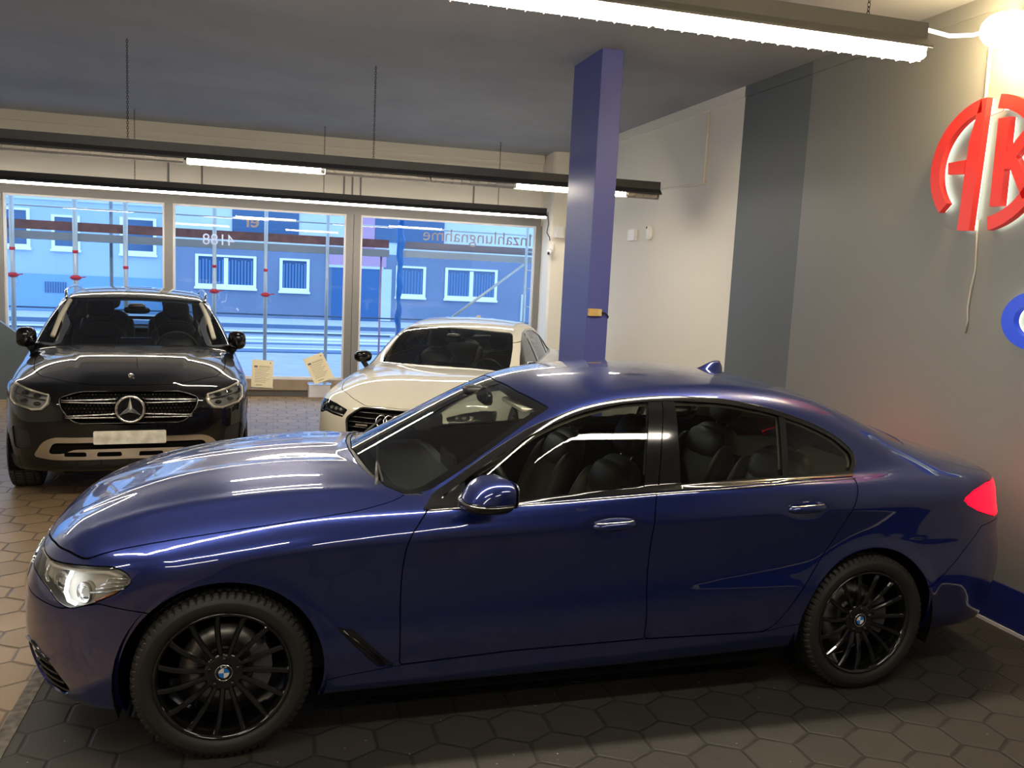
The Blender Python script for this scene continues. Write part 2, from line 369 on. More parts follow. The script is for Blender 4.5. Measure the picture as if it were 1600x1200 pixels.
BMW = dict(wb=2.975, wr=.34, arch=.372, flare=.012,
    W=K([-.9, -.5, 0, .6, 1.6, 2.9, 3.4, 3.8, 4.1], [.88, .905, .926, .922, .930, .932, .917, .885, .85]),
    crease=K([-.9, 0, 1.5, 2.7, 4.1], [.80, .83, .885, .93, .95]),
    inset=K([.10, .20, .30, .38, .46, .56, .70, .81, .845, .87, .92, 1.0, 1.1, 1.25], [.12, .055, .034, .018, .010, .020, .020, .006, .001, .004, .022, .052, .10, .2]),
    deck_edge=K([-.95, -.75, -.52, -.3, 0, .3, .75, 1.8, 2.9, 3.4, 3.8, 4.1], [.58, .660, .745, .815, .885, .935, .965, 1.035, 1.05, 1.045, 1.02, .975]),
    deck_crown=K([-.9, -.4, .3, .9, 3.2, 4.1], [.110, .140, .10, .06, .04, .04]),
    bumps=[(K([-.9, -.6, -.4, .5], [.30, .265, .225, .215]), .003, .045, (-.8, -.6, .4, .62)), (K([-.9, -.4, 0, .55], [.56, .60, .630, .66]), .010, .055, (-.75, -.3, .45, .70))],
    dimples=[(1.606, .886, .105, .036, .020), (2.570, .931, .105, .036, .020)],
    r_deck=K([-.9, 0, .8, 2.8, 3.5, 4.1], [.07, .075, .05, .05, .08, .06]),
    nose=K([.1, .2, .32, .42, .5, .6, .68, .76], [-.70, -.76, -.81, -.825, -.825, -.815, -.785, -.74]),
    nose_plan=K([0, .3, .5, .65, .75, .83, .90, 1.0], [0, .015, .055, .13, .215, .32, .47, .8]), r_nose=.07,
    tail=K([.1, .25, .45, .6, .8, .95, 1.05, 1.15], [3.9, 4.0, 4.07, 4.08, 4.035, 4.01, 4.03, 4.05]),
    tail_plan=K([0, .4, .6, .75, .83, .90, 1.0], [0, .025, .075, .17, .27, .42, .8]), r_tail=.11,
    zbot=K([-.9, -.3, .3, .6, 2.4, 3.4, 4.1], [.19, .20, .20, .20, .20, .22, .25]),
    top=K([.2, .5, .9, 1.28, 1.48, 1.75, 2.1, 2.5, 2.9, 3.35, 3.75, 4.1], [.87, 1.02, 1.225, 1.395, 1.446, 1.480, 1.494, 1.476, 1.403, 1.240, 1.065, .90]),
    sweep=K([.4, 1.2, 1.7, 2.5, 3.2, 4.], [.46, .36, .1, 0, -.3, -.45]),
    crown=K([.4, 1.2, 2, 3., 4.], [.13, .14, .12, .10, .08]),
    gh=K([.3, .8, 1.3, 1.9, 2.5, 2.9, 3.3, 3.7, 4.1], [.80, .853, .872, .872, .852, .825, .775, .70, .60]),
    tumble=K([.4, 1.6, 2.6, 3.4], [.40, .38, .38, .42]), tumble2=.30, gz=1.0,
    r_roof=K([.4, 1.2, 1.8, 3, 4], [.05, .07, .09, .10, .10]), r_base=K([.3, .6, 2.4, 2.9, 3.3, 3.9], [.015, .02, .02, .06, .14, .14]))
GLC = dict(wb=2.873, wr=.355, arch=.40, flare=.014,
    W=K([-.9, -.5, 0, .6, 1.6, 2.9, 3.4, 3.8, 4.1], [.90, .925, .945, .935, .935, .945, .925, .89, .85]),
    crease=K([-.9, 0, 1.5, 2.7, 4.1], [.86, .92, .96, .98, .98]),
    inset=K([.10, .20, .30, .38, .46, .56, .70, .81, .845, .87, .92, 1.0, 1.1, 1.25], [.12, .06, .034, .018, .010, .018, .016, .004, .001, .004, .018, .045, .09, .2]),
    deck_edge=K([-.95, -.75, -.52, -.3, 0, .3, .75, 1.8, 2.9, 3.4, 3.8, 4.1], [.74, .84, .915, .955, 1.0, 1.03, 1.06, 1.11, 1.14, 1.15, 1.13, 1.1]),
    deck_crown=K([-.9, -.4, .3, .9, 3.2, 4.1], [.06, .09, .09, .06, .04, .04]),
    ridges=[(K([-.9, -.4, .5], [.34, .40, .52]), .022, .016, (-.8, -.5, .4, .7))],
    r_deck=K([-.9, 0, .8, 2.8, 3.5, 4.1], [.08, .09, .05, .05, .08, .06]),
    nose=K([.1, .22, .36, .5, .6, .75, .85, .95, 1.05], [-.68, -.755, -.81, -.835, -.84, -.83, -.80, -.73, -.62]),
    nose_plan=K([0, .3, .5, .65, .75, .83, .90, 1.0], [0, .012, .045, .105, .18, .29, .45, .8]), r_nose=.06,
    tail=K([.1, .25, .5, .7, .9, 1.1, 1.3, 1.6], [3.7, 3.78, 3.83, 3.82, 3.80, 3.75, 3.66, 3.50]),
    tail_plan=K([0, .4, .6, .75, .83, .90, 1.0], [0, .03, .08, .17, .28, .48, .8]), r_tail=.05,
    zbot=K([-.9, -.3, .3, .6, 2.4, 3.4, 4.1], [.26, .24, .24, .24, .24, .26, .30]),
    top=K([.2, .5, .9, 1.28, 1.5, 1.8, 2.2, 2.7, 3.2, 3.5, 3.7], [.93, 1.12, 1.345, 1.53, 1.583, 1.612, 1.618, 1.605, 1.565, 1.51, 1.44]),
    sweep=K([.4, 1.2, 1.7, 2.5, 3.2, 4.], [.36, .26, .1, 0, -.1, -.1]),
    crown=K([.4, 1.2, 2, 3., 4.], [.06, .10, .11, .10, .08]),
    gh=K([.3, .8, 1.3, 1.9, 2.5, 2.9, 3.3, 3.7, 4.1], [.83, .875, .885, .885, .875, .86, .83, .79, .70]),
    tumble=K([.4, 1.6, 2.6, 3.4], [.40, .38, .38, .40]), tumble2=.30, gz=1.1,
    r_roof=K([.4, 1.2, 1.8, 3, 4], [.05, .07, .09, .10, .10]), r_base=K([.3, .6, 2.4, 2.9, 3.3, 3.9], [.015, .02, .02, .03, .04, .04]))
A6 = dict(wb=2.912, wr=.335, arch=.365, flare=.012,
    W=K([-.9, -.5, 0, .6, 1.6, 2.9, 3.4, 3.8, 4.1], [.885, .910, .930, .930, .932, .935, .917, .885, .85]),
    crease=K([-.9, 0, 1.5, 2.7, 4.1], [.72, .78, .84, .86, .86]),
    inset=K([.10, .20, .30, .38, .46, .56, .70, .81, .845, .87, .92, 1.0, 1.1, 1.25], [.12, .055, .034, .018, .010, .020, .020, .006, .001, .004, .022, .052, .10, .2]),
    deck_edge=K([-.95, -.75, -.52, -.3, 0, .3, .75, 1.8, 2.9, 3.4, 3.8, 4.1], [.56, .63, .70, .755, .81, .85, .885, .94, .96, .965, .95, .92]),
    deck_crown=K([-.9, -.4, .3, .9, 3.2, 4.1], [.10, .12, .10, .065, .04, .04]),
    r_deck=K([-.9, 0, .8, 2.8, 3.5, 4.1], [.10, .13, .06, .05, .08, .06]),
    nose=K([.1, .2, .32, .42, .5, .6, .68, .76], [-.76, -.82, -.865, -.88, -.88, -.865, -.83, -.77]),
    nose_plan=K([0, .3, .5, .65, .75, .83, .90, 1.0], [0, .02, .07, .15, .235, .34, .49, .8]), r_nose=.09,
    tail=K([.1, .25, .45, .6, .8, .95, 1.05, 1.15], [3.85, 3.95, 4.02, 4.03, 3.99, 3.96, 3.97, 4.0]),
    tail_plan=K([0, .4, .6, .75, .83, .90, 1.0], [0, .025, .075, .17, .28, .48, .8]), r_tail=.05,
    zbot=K([-.9, -.3, .3, .6, 2.4, 3.4, 4.1], [.19, .20, .20, .20, .20, .22, .26]),
    top=K([.2, .5, .9, 1.28, 1.48, 1.75, 2.1, 2.5, 2.9, 3.35, 3.75, 4.1], [.80, .945, 1.145, 1.31, 1.358, 1.394, 1.408, 1.390, 1.32, 1.165, .99, .84]),
    sweep=K([.4, 1.2, 1.7, 2.5, 3.2, 4.], [.40, .30, .1, 0, -.3, -.45]),
    crown=K([.4, 1.2, 2, 3., 4.], [.06, .10, .11, .10, .08]),
    gh=K([.3, .8, 1.3, 1.9, 2.5, 2.9, 3.3, 3.7, 4.1], [.80, .855, .872, .872, .852, .825, .775, .70, .60]),
    tumble=K([.4, 1.6, 2.6, 3.4], [.42, .42, .42, .44]), tumble2=.30, gz=.92,
    r_roof=K([.4, 1.2, 1.8, 3, 4], [.05, .07, .09, .10, .10]), r_base=K([.3, .6, 2.4, 2.9, 3.3, 3.9], [.015, .02, .02, .06, .14, .14]))
# ================================================================= room shell
XR, YW, HC = 4.40, 8.85, 3.78
XL, YB = -6.2, -7.0
WARM = (1.0, .80, .56)
M['wall_white'] = mat('cream_wall_paint', (.80, .765, .68), .75, bump=(35, .12, .004))
M['wall_grey'] = mat('grey_wall_paint', (.215, .218, .212), .50, spec=.35, bump=(45, .16, .003))
M['ceil'] = mat('dark_grey_ceiling', (.30, .315, .335), .80, vary=(1.2, .08))
M['column'] = mat('violet_blue_paint', (.075, .088, .33), .45, bump=(30, .12, .003))
M['base_blue'] = mat('blue_skirting_paint', (.012, .02, .16), .35)
M['frame'] = mat('grey_window_frame', (.23, .22, .21), .5)
M['sill_wood'] = mat('oak_sill', (.36, .28, .20), .55, vary=(6, .15))
M['curb'] = mat('grey_curb', (.22, .21, .21), .7)
M['floor'] = hexmat('brown_hex_pavers', (.20, .135, .078), (.34, .24, .145), (.07, .05, .034), .25, .38, bump=.7, wob=.010, joint_mix=.8)
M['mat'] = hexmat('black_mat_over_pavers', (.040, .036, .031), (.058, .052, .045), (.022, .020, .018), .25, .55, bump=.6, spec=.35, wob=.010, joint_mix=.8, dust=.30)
def sbox(name, m, *a, bev=0):
    return struct(MB().box(*a, bev=bev).build(name, m))
sbox('floor', 'floor', XL, XR+.2, YB, YW+.30, -.10, 0)
sbox('ceiling', 'ceil', XL, XR+.2, YB, YW+.02, HC, HC+.15)
# right wall: cream towards the window, grey towards the camera
YG_ = 3.217
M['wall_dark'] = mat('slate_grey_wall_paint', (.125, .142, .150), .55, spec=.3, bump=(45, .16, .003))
sbox('wall_right', 'wall_grey', XR, XR+.2, YB, 2.16, 0, HC)
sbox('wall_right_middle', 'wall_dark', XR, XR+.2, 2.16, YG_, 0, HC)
sbox('wall_right_rear', 'wall_white', XR, XR+.2, YG_, YW+.2, 0, HC)
sbox('trim_1', 'wall_grey', XR-.018, XR, YB, 2.14, HC-.10, HC)
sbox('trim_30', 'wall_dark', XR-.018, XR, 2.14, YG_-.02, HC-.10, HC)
sbox('trim_2', 'wall_white', XR-.018, XR, YG_-.02, 8.24, HC-.10, HC)
sbox('trim_3', 'base_blue', XR-.012, XR, YB, -.02, .02, .262)
sbox('baseboard_right', 'white', XR-.020, XR, YB, YG_, 0, .020)
sbox('wall_left', 'wall_white', XL-.2, XL, YB, YW+.2, 0, HC)
M['brown_grey'] = mat('brown_grey_paint', (.16, .14, .12), .7)
sbox('wall_back', 'brown_grey', XL, XR, YB-.2, YB, 0, HC)
# window wall
zs, zt = .255, 2.705
w = MB().box(XL, 4.19, YW, YW+.20, 2.90, HC).box(4.135+.06, XR+.2, YW, YW+.2, 0, HC).build('wall_front', 'wall_white'); struct(w)
struct(MB().box(XL, 4.19, YW-.05, YW, HC-.13, HC).box(XL, 4.17, YW-.02, YW, HC-.235, HC-.20).build('trim_4', 'wall_white'))
mb = MB()
for x in (-4.9, -1.24, -.80, 1.16, 1.28, 1.40, 3.1): mb.box(x-.012, x+.012, YW-.016, YW, 2.92, 3.52)
struct(mb.build('trim_5', 'curb'))
sbox('trim_6', 'sill_wood', XL, 4.19, YW-.10, YW+.28, .10, zs)
sbox('trim_7', 'curb', XL, 4.19, YW-.03, YW+.25, -.02, .10)
sbox('trim_8', 'frame', XL, 4.19, YW-.02, YW+.10, zt, 2.90)
mull = [(-3.44, -3.31), (-1.29, -1.185), (1.21, 1.31), (1.316, 1.416), (4.125, 4.20), (-5.9, -5.8)]
for i, (a, b) in enumerate(mull): sbox('trim_%d' % (9+i), 'frame', a, b, YW-.03, YW+.10, zs, zt)
wins = [(-5.8, -3.44), (-3.31, -1.29), (-1.185, 1.21), (1.416, 4.125)]
for i, (a, b) in enumerate(wins):
    f = MB(); 
    for (x0, x1, z0, z1) in ((a, a+.03, zs, zt), (b-.03, b, zs, zt), (a+.03, b-.03, zt-.03, zt), (a+.03, b-.03, zs, zs+.03)): f.box(x0, x1, YW+.015, YW+.065, z0, z1)
    wo = f.build('window_%d' % (i+1), 'white'); struct(wo)
    MB().add([(a+.03, YW+.04, zs+.03), (b-.03, YW+.04, zs+.03), (b-.03, YW+.04, zt-.03), (a+.03, YW+.04, zt-.03)], [(0, 1, 2, 3)]).build('pane', 'shopglass', wo)
# corner pilaster with chamfer
p = MB().prism([(4.215, YW), (4.175, 8.31), (4.20, 8.26), (XR, 8.24), (XR, YW)], 0, HC).build('trim_15', 'wall_white'); struct(p)
# the blue column
col = MB().box(2.705, 2.893, 2.53, 3.21, 0, HC, bev=.006).build('column', 'column'); tag(col, 'violet-blue square column rising to the ceiling behind the blue car', 'column')
col2 = MB().box(3.35, 3.62, -5.9, -5.6, 0, HC, bev=.006).build('column', 'column'); tag(col2, 'violet-blue column standing behind the viewer, seen only as a reflection', 'column')  # guessed column, added to reflect in the car's doors
# thin black mat under the car
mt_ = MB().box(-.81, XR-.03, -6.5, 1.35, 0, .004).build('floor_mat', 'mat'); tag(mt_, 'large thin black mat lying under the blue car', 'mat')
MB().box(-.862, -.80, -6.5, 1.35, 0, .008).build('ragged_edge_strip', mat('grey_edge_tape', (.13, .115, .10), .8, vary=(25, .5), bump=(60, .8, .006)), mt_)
# ---------------------------------------------------------------- ceiling lamp rows
M['lit'] = emit('lit_lamp_strip', (1., .90, .73), 52.0)
M['lit_far'] = emit('lit_window_lamp', (1., .90, .76), 36.0)
M['lit_near'] = emit('lit_near_lamp', (1., .90, .73), 52.0)
M['lit_back'] = emit('lit_rear_lamp', (1., .90, .73), 26.0)  # glow of the lamp rows added behind the viewer
M['dim'] = mat('unlit_lamp_louvre', (.40, .38, .34), .4, .3)
M['housing'] = mat('anthracite_lamp_housing', (.030, .032, .036), .5)
M['housing2'] = mat('olive_lamp_housing', (.34, .31, .24), .5)
def lamp_row(label, y, x0, x1, z, segs, chains, lit='lit', hous='housing', w=.11, hgt=.13, fins=True, drop=.046):
    t = thing('ceiling_lamp', label, 'lamp', ((x0+x1)/2, y, z), 0, None); cx = (x0+x1)/2
    w = w*.72
    pr = [(-w, 0), (-w*.98, .012), (-w*.42, hgt*.42), (-w*.42, hgt), (w*.42, hgt), (w*.42, hgt*.42), (w*.98, .012), (w, 0), (w*.90, 0), (w*.60, hgt*.22), (-w*.60, hgt*.22), (-w*.90, 0)]
    MB().prism(pr, x0-cx, x1-cx, 'x').build('housing', hous, t)
    pos = x0+.02
    for (a, b, on) in segs:
        MB().prism([(-w*.50, -drop), (w*.50, -drop), (w*.60, -drop+.010), (w*.60, .010), (-w*.60, .010), (-w*.60, -drop+.010)], a-cx+.01, b-cx-.01, 'x').build('tube' if on else 'unlit_tube', lit if on else 'dim', t)
    if fins:
        f = MB(); n = int((x1-x0)/.085)
        for i in range(n+1):
            x = x0-cx+.02+i*(x1-x0-.04)/n; f.prism([(-w*.56, -drop-.008), (w*.56, -drop-.008), (w*.72, -drop+.016), (w*.80, .010), (-w*.80, .010), (-w*.72, -drop+.016)], x-.0015, x+.0015, 'x')
        f.box(x0-cx, x1-cx, -.002, .002, -drop-.010, -drop-.001)
        f.build('louvre', 'dim', t)
    for x in chains:
        c = MB(); k = 0; zz = hgt
        while zz < HC-z-.006:
            a = PI/2*(k % 2); lk = [(.0075*math.cos(q*PI/4)*math.cos(a), .0075*math.cos(q*PI/4)*math.sin(a), zz+.014+.0135*math.sin(q*PI/4)) for q in range(8)]
            c.tube([(x-cx+p[0], p[1], min(p[2], HC-z-.002)) for p in lk], .0022, 4, True); zz += .021; k += 1
        c.build('chain', 'black', t)
    return t
lamp_row('bright near ceiling lamp with olive housing over the blue car, at the top edge', -.40, -2.6, 3.33, 3.165, [(-2.6, .35, 1), (.35, 1.88, 1), (1.88, 3.33, 1)], (-1.8, .9, 3.0), 'lit_near', 'housing2', w=.12, hgt=.13, drop=.040)
lamp_row('middle ceiling lamp row, partly lit, passing behind the column', 4.02, -6.0, 3.955, 2.815, [(-6.0, -3.8, 0), (-3.8, -2.1, 0), (-2.1, -.58, 0), (-.56, .60, 1), (.62, 1.6, 0), (1.6, 2.45, 0), (2.45, 3.55, 1), (3.57, 3.93, 0)], (-4.3, -1.04, 1.066, 3.3), drop=.034)
lamp_row('black lamp row lit along its whole length above the shop windows', 7.85, -6.0, 3.96, 2.79, [(-6.0+i*1.66, -6.0+(i+1)*1.66, 1) for i in range(6)], (-4.0, -1.53, .82, 3.24), 'lit_far', w=.10, hgt=.12, drop=.020)
lamp_row('ceiling lamp row behind the viewer, seen only as reflections', -4.9, -4.2, 3.6, 2.95, [(-4.2+i*1.56, -4.2+(i+1)*1.56, i % 2) for i in range(5)], (-3.2, 0, 3.0), 'lit_back', fins=False)  # guessed row, added to light the car's near side and reflect in it
lamp_row('second ceiling lamp row behind the viewer, seen only as reflections', -2.55, -5.0, 3.4, 3.1, [(-5.0+i*1.68, -5.0+(i+1)*1.68, i % 2 == 0) for i in range(5)], (-3.2, 0, 3.0), 'lit_back', fins=False)  # guessed second row, added for more light in the room
# bright wall lamp and its white supply cable
bl = thing('wall_lamp', 'glaring warm round lamp above the red sign on the grey wall', 'lamp', (4.18, .0, 3.467))
MB().ball((0, 0, 0), (.11, .11, .095), 32, 18).build('bulb', emit('warm_bulb', (1., .74, .38), 110.), bl)
MB().tube([(.02, 0, .05), (.10, .04, .12), (XR-4.18, .08, .14)], .022, 10).build('arm', 'white', bl)
tag(MB().tube([(3.33, -.40, 3.275), (3.62, -.25, 3.31), (3.92, -.08, 3.39), (4.08, -.01, 3.45)], .011, 8).build('white_tube_cable', emit('glowing_tube', (1., .93, .8), 2.2)), 'short bright white tube linking the near ceiling lamp to the round lamp', 'tube light')  # the cable is no lamp; its brightness is put in as emission
# ---------------------------------------------------------------- red monogram sign on the grey wall
M['cable_grey'] = mat('pale_grey_cable', (.42, .40, .36), .5)
M['sign_red'] = mat('sign_red', (.62, .035, .030), .35, emis=(1, .03, .02), es=.12)
M['backlight'] = emit('sign_back_light', (.93, 1., .80), 3.2)
cy, cz, RX, RZ = .170, 2.747, .445, .405
def sign_piece(poly, t, name='letter_bar'):
    """poly in (y, z) on the wall"""
    pts = [(a, b) for a, b in poly]
    MB().prism(pts, XR-.075, XR-.030, 'x').build(name, 'sign_red', t)
    c = np.mean(pts, 0); MB().prism([(c[0]+(a-c[0])*.985, c[1]+(b-c[1])*.985) for a, b in pts], XR-.0295, XR-.024, 'x').build('back_light', 'backlight', t)
def arc(a0, a1, n=26, th=.082):
    A = [math.radians(a0+(a1-a0)*i/n) for i in range(n+1)]
    return [(cy+RX*math.cos(a), cz+RZ*math.sin(a)) for a in A]+[(cy+(RX-th)*math.cos(a), cz+(RZ-th)*math.sin(a)) for a in A[::-1]]
R_ = math.radians
sa = thing('sign_letter', 'red backlit letter A, left half of the round monogram on the grey wall', 'sign', (0, 0, 0), 0, None)
sign_piece(arc(80, -42), sa, 'arc')
sign_piece([(.205, 3.147), (.250, 3.143), (.312, 2.9), (.330, 2.357), (.232, 2.352)], sa, 'stem')
sign_piece([(.325, 2.790), (.466, 2.785), (.458, 2.712), (.325, 2.705)], sa, 'crossbar')
sk = thing('sign_letter', 'red backlit letter K, right half of the round monogram on the grey wall', 'sign', (0, 0, 0), 0, None)
sign_piece(arc(99, 259), sk, 'arc')
sign_piece([(.015, 3.005), (.100, 3.005), (.092, 2.490), (.008, 2.490)], sk, 'stem')
sign_piece([(.012, 2.700), (.012, 2.800), (-.14, 2.955), (-.235, 2.955), (-.065, 2.765), (-.235, 2.52), (-.14, 2.52), (-.03, 2.70)][::-1], sk, 'arms')
tag(MB().tube([(XR-.012, .293, 3.46), (XR-.012, .283, 3.165), (XR-.012, .270, 2.398)], .011, 6).tube([(XR-.012, .235, 2.42), (XR-.012, .222, 2.25), (XR-.010, .213, 2.12), (XR-.010, .23, 2.0), (XR-.012, .238, 1.88), (XR-.012, .225, 1.80), (XR-.01, .237, 1.72)], .006, 6).build('wall_cable', 'cable_grey'), 'pale cable hanging down the grey wall between the two red letters', 'cable')
tag(MB().tube([(XR-.012, .26, 3.02), (XR-.03, .20, 3.045), (XR-.03, .11, 3.06)], .006, 6).build('link_wire', 'white'), 'short white wire linking the two red letters', 'wire')
bu = thing('sign_letter', 'blue backlit letter at the right edge of the grey wall below the red sign', 'sign', (0, 0, 0))
pl = [( -.31+.24*math.cos(a), 1.83+.17*math.sin(a)) for a in np.linspace(R_(60), R_(300), 26)]+[(-.31+.15*math.cos(a), 1.83+.10*math.sin(a)) for a in np.linspace(R_(300), R_(60), 26)]
pl = [(-.64-p[0], p[1]) for p in pl]
MB().prism(pl, XR-.07, XR-.028, 'x').build('face', mat('sign_blue', (.02, .07, .55), .3, emis=(.03, .08, 1.), es=.15), bu); MB().prism(pl, XR-.0275, XR-.021, 'x').build('back_light', 'backlight', bu)
# ---------------------------------------------------------------- small things on walls and column
so = thing('power_socket', 'yellow socket box with a dark cable on the front of the column', 'socket', (2.76, 2.53, 1.668))
MB().box(-.052, .03, -.036, 0, -.030, .030, bev=.004).build('box', mat('yellowed_plastic', (.62, .42, .14), .4), so)
MB().box(.030, .062, -.034, -.002, -.028, .028).build('cover', mat('pale_yellow_plastic', (.66, .52, .22), .4), so)
MB().tube([(.062, -.016, 0), (.10, -.02, -.004), (.128, -.018, -.03), (.132, .002, -.045)], .006, 8).build('cable', 'black', so)
det = thing('motion_detector', 'small white motion detector on the cream wall right of the column', 'detector', (XR-.03, 5.12, 2.50))
MB().ball((0, 0, 0), (.035, .045, .085), 16, 12, .7).build('body', 'white', det); MB().ball((-.030, .01, .055), (.010, .012, .015), 10, 8).build('lens', 'gloss', det)
tag(MB().box(XR-.05, XR, 5.52, 5.72, 2.42, 2.55, bev=.01).build('alarm_box', 'white'), 'flat white alarm box on the cream wall beside the column', 'box')
for (a, b, l) in (((3.90, 3.66), (3.90, 2.96), 'vertical white conduit pipe on the cream wall'), ((5.3, 2.985), (3.86, 2.95), 'level white conduit pipe on the cream wall ending at the vertical pipe')):
    tag(MB().tube([(XR-.012, a[0], a[1]), (XR-.012, b[0], b[1])], .011, 8).build('conduit', 'wall_white'), l, 'pipe')
cc = thing('security_camera', 'small white security camera with dark lens on the corner pilaster', 'camera', (4.19, 8.24, 2.30))
MB().ball((-.03, -.02, 0), (.05, .05, .05), 16, 12).build('dome', 'white', cc); MB().ball((-.055, -.05, -.015), (.022, .022, .025), 12, 8).build('lens', 'gloss', cc); MB().box(-.03, .03, -.02, .01, .04, .12).build('bracket', 'white', cc)
tag(MB().tube([(4.0, 7.9, 2.86), (4.05, 8.0, 2.70), (4.08, 8.15, 2.58), (4.15, 8.23, 2.52), (4.155, 8.22, 2.47)], .007, 6).build('lamp_cable', 'black'), 'black cable drooping from the rear lamp row to the pilaster', 'cable')
tag(MB().box(4.215, 4.36, 8.15, 8.24, 2.52, 2.68, bev=.01).build('junction_box', 'white'), 'white junction box on the corner pilaster', 'box')
# sloping grey panel at the far left by the window
tag(MB().prism([(-4.4, 1.75), (-3.22, 1.02), (-2.70, .62), (-2.66, .10), (-2.66, .0), (-4.4, 0)], 8.30, 8.36, 'y').build('sloping_panel', mat('slate_panel', (.15, .19, .22), .4)), 'slate grey panel with sloping top standing at the left window', 'panel')
# ---------------------------------------------------------------- price sheets on clear stands
M['paper'] = mat('cream_paper', (.72, .64, .45), .7); M['ink'] = mat('grey_print', (.14, .12, .10), .8)
def price_stand(x, y, z, rz, lean, label, leaflets=False):
    t = thing('price_sheet_stand', label, 'stand', (x, y, 0), rz, None)
    for s in (-1, 1): MB().box(s*.115-.004, s*.115+.004, -.002, .002, 0, z-.1).build('leg', 'acrylic', t)
    MB().box(-.14, .14, -.12, .12, 0, .012).build('foot', 'acrylic', t)
    M4 = Matrix.Translation((0, 0, z)) @ Matrix.Rotation(-.45, 4, 'X') @ Matrix.Rotation(lean, 4, 'Y')
    sh = MB().box(-.108, .108, -.0015, .0015, -.150, .150, M4=M4).build('sheet', 'paper', t)
    pr = MB().box(-.085, -.05, -.003, -.0016, .065, .085, M4=M4).box(.07, .085, -.003, -.0016, .115, .125, M4=M4)
    for i in range(9): pr.box(-.075, .075-.02*(i % 3), -.0028, -.0016, .05-i*.018, .053-i*.018, M4=M4)
    pr.box(-.04, .08, -.0028, -.0016, .070, .074, M4=M4).box(-.04, .07, -.0028, -.0016, .082, .085, M4=M4).box(-.06, .0, -.0028, -.0016, -.128, -.122, M4=M4)
    pr.build('print', 'ink', sh)
    if leaflets:
        MB().box(-.10, .12, -.03, .035, z-.30, z-.17).build('leaflet_box', mat('white_leaflets', (.72, .70, .76), .5), t)
        MB().box(-.11, .13, -.035, .04, z-.165, z-.150).build('leaflet_tray', 'acrylic', t)
    else: MB().box(-.11, .11, -.02, .0, z-.155, z-.140).build('lip', 'white', t)
price_stand(.087, 5.02, .80, .1, .07, 'clear stand with cream price sheet beside the black off-roader')
price_stand(.650, 4.90, .88, .1, -.38, 'clear stand with tilted price sheet and leaflets beside the cream car', True)
# ================================================================= street behind the windows
M['road'] = mat('pale_road', (.35, .38, .46), .85, vary=(3, .08))
M['pave'] = mat('pavement', (.50, .54, .62), .85, vary=(4, .06))
M['facade_dark'] = mat('slate_blue_render', (.17, .22, .33), .85, vary=(.6, .08))
M['facade_pale'] = mat('pale_render', (.56, .63, .74), .85, vary=(.5, .05))
M['facade_left'] = mat('light_blue_render', (.40, .52, .72), .85, vary=(.5, .05))
M['winwhite'] = mat('white_window_surround', (.86, .88, .90), .5)
M['winblue'] = mat('dark_window_glass', (.035, .10, .22), .12, spec=.6)
M['curtain'] = mat('net_curtain', (.10, .22, .42), .8)
M['door_blue'] = mat('blue_door', (.03, .12, .30), .4)
M['pink'] = mat('pink_render', (.50, .30, .44), .8)
M['galv'] = mat('galvanised_tube', (.52, .53, .52), .42, .35)
M['plank'] = mat('red_brown_plank', (.20, .095, .09), .8, vary=(8, .25))
M['ledger'] = mat('grey_scaffold_deck', (.24, .27, .31), .6)
M['redcap'] = mat('red_coupler', (.62, .02, .03), .4)
M['kerb'] = mat('kerb_line', (.10, .17, .30), .8); M['whiteline'] = mat('white_line', (.74, .78, .84), .7)
struct(MB().box(-40, 45, YW+.30, 40, -.30, -.10).build('ground', 'road'))
struct(MB().box(-40, 45, 24.0, 27.0, -.10, .02).build('trim_16', 'pave')); struct(MB().box(-40, 45, YW+.30, 11.6, -.1, -.06).build('trim_17', 'pave'))
for i, (y0, y1, m, z1) in enumerate(((16.2, 16.75, 'kerb', -.07), (17.2, 17.35, 'whiteline', -.095), (18.3, 18.6, 'kerb', -.085), (19.0, 19.2, 'whiteline', -.095), (19.9, 20.4, 'whiteline', -.095), (21.2, 21.4, 'kerb', -.09), (22.4, 22.7, 'whiteline', -.095), (23.85, 24.0, 'kerb', .02))):
    struct(MB().box(-40, 45, y0, y1, -.1, z1).build('trim_%d' % (18+i), m))
b1 = thing('building', 'slate blue house with white-framed windows and blue door across the street', 'building', (2, 27, 0))
def W1(name, m, x0, x1, z0, z1, d0=0, d1=.1, par=None):
    return MB().box(x0-2, x1-2, d0, d1, z0, z1).build(name, m, par or b1)
W1('ground_floor_wall', 'facade_dark', -3.25, 14, .0, 2.42, 0, 6); W1('upper_wall', 'facade_pale', -3.25, 14, 2.42, 9, .02, 6)
def window(par, ox, x0, x1, z0, z1, mid=False, curtain=True, f=.10):
    fr = MB()
    for a in ((x0, x0+f, z0, z1), (x1-f, x1, z0, z1), (x0+f, x1-f, z1-f*.7, z1), (x0+f, x1-f, z0, z0+f*1.3)): fr.box(a[0]-ox, a[1]-ox, -.06, .05, a[2], a[3])
    if mid: c = (x0+x1)/2; fr.box(c-.07-ox, c+.07-ox, -.05, .05, z0+f, z1-f*1.0)
    fr.box(x0-ox-.03, x1-ox+.03, -.10, .0, z0-.05, z0+.02)
    fo = fr.build('window', 'winwhite', par)
    MB().box(x0+f*.5-ox, x1-f*.5-ox, -.02, .0, z0+f, z1-f*.5).build('window_pane', 'winblue', fo)
    if curtain:
        cu = MB(); n = int((x1-x0-2*f)/.10)
        for i in range(n):
            xx = x0+f+(i+.5)*(x1-x0-2*f)/n-ox; cu.box(xx-.025, xx+.02, -.026, -.021, z0+f, z1-.35*(z1-z0)*(.4 if i % 3 else .5))
        cu.build('curtain', 'curtain', fo)
    return fo
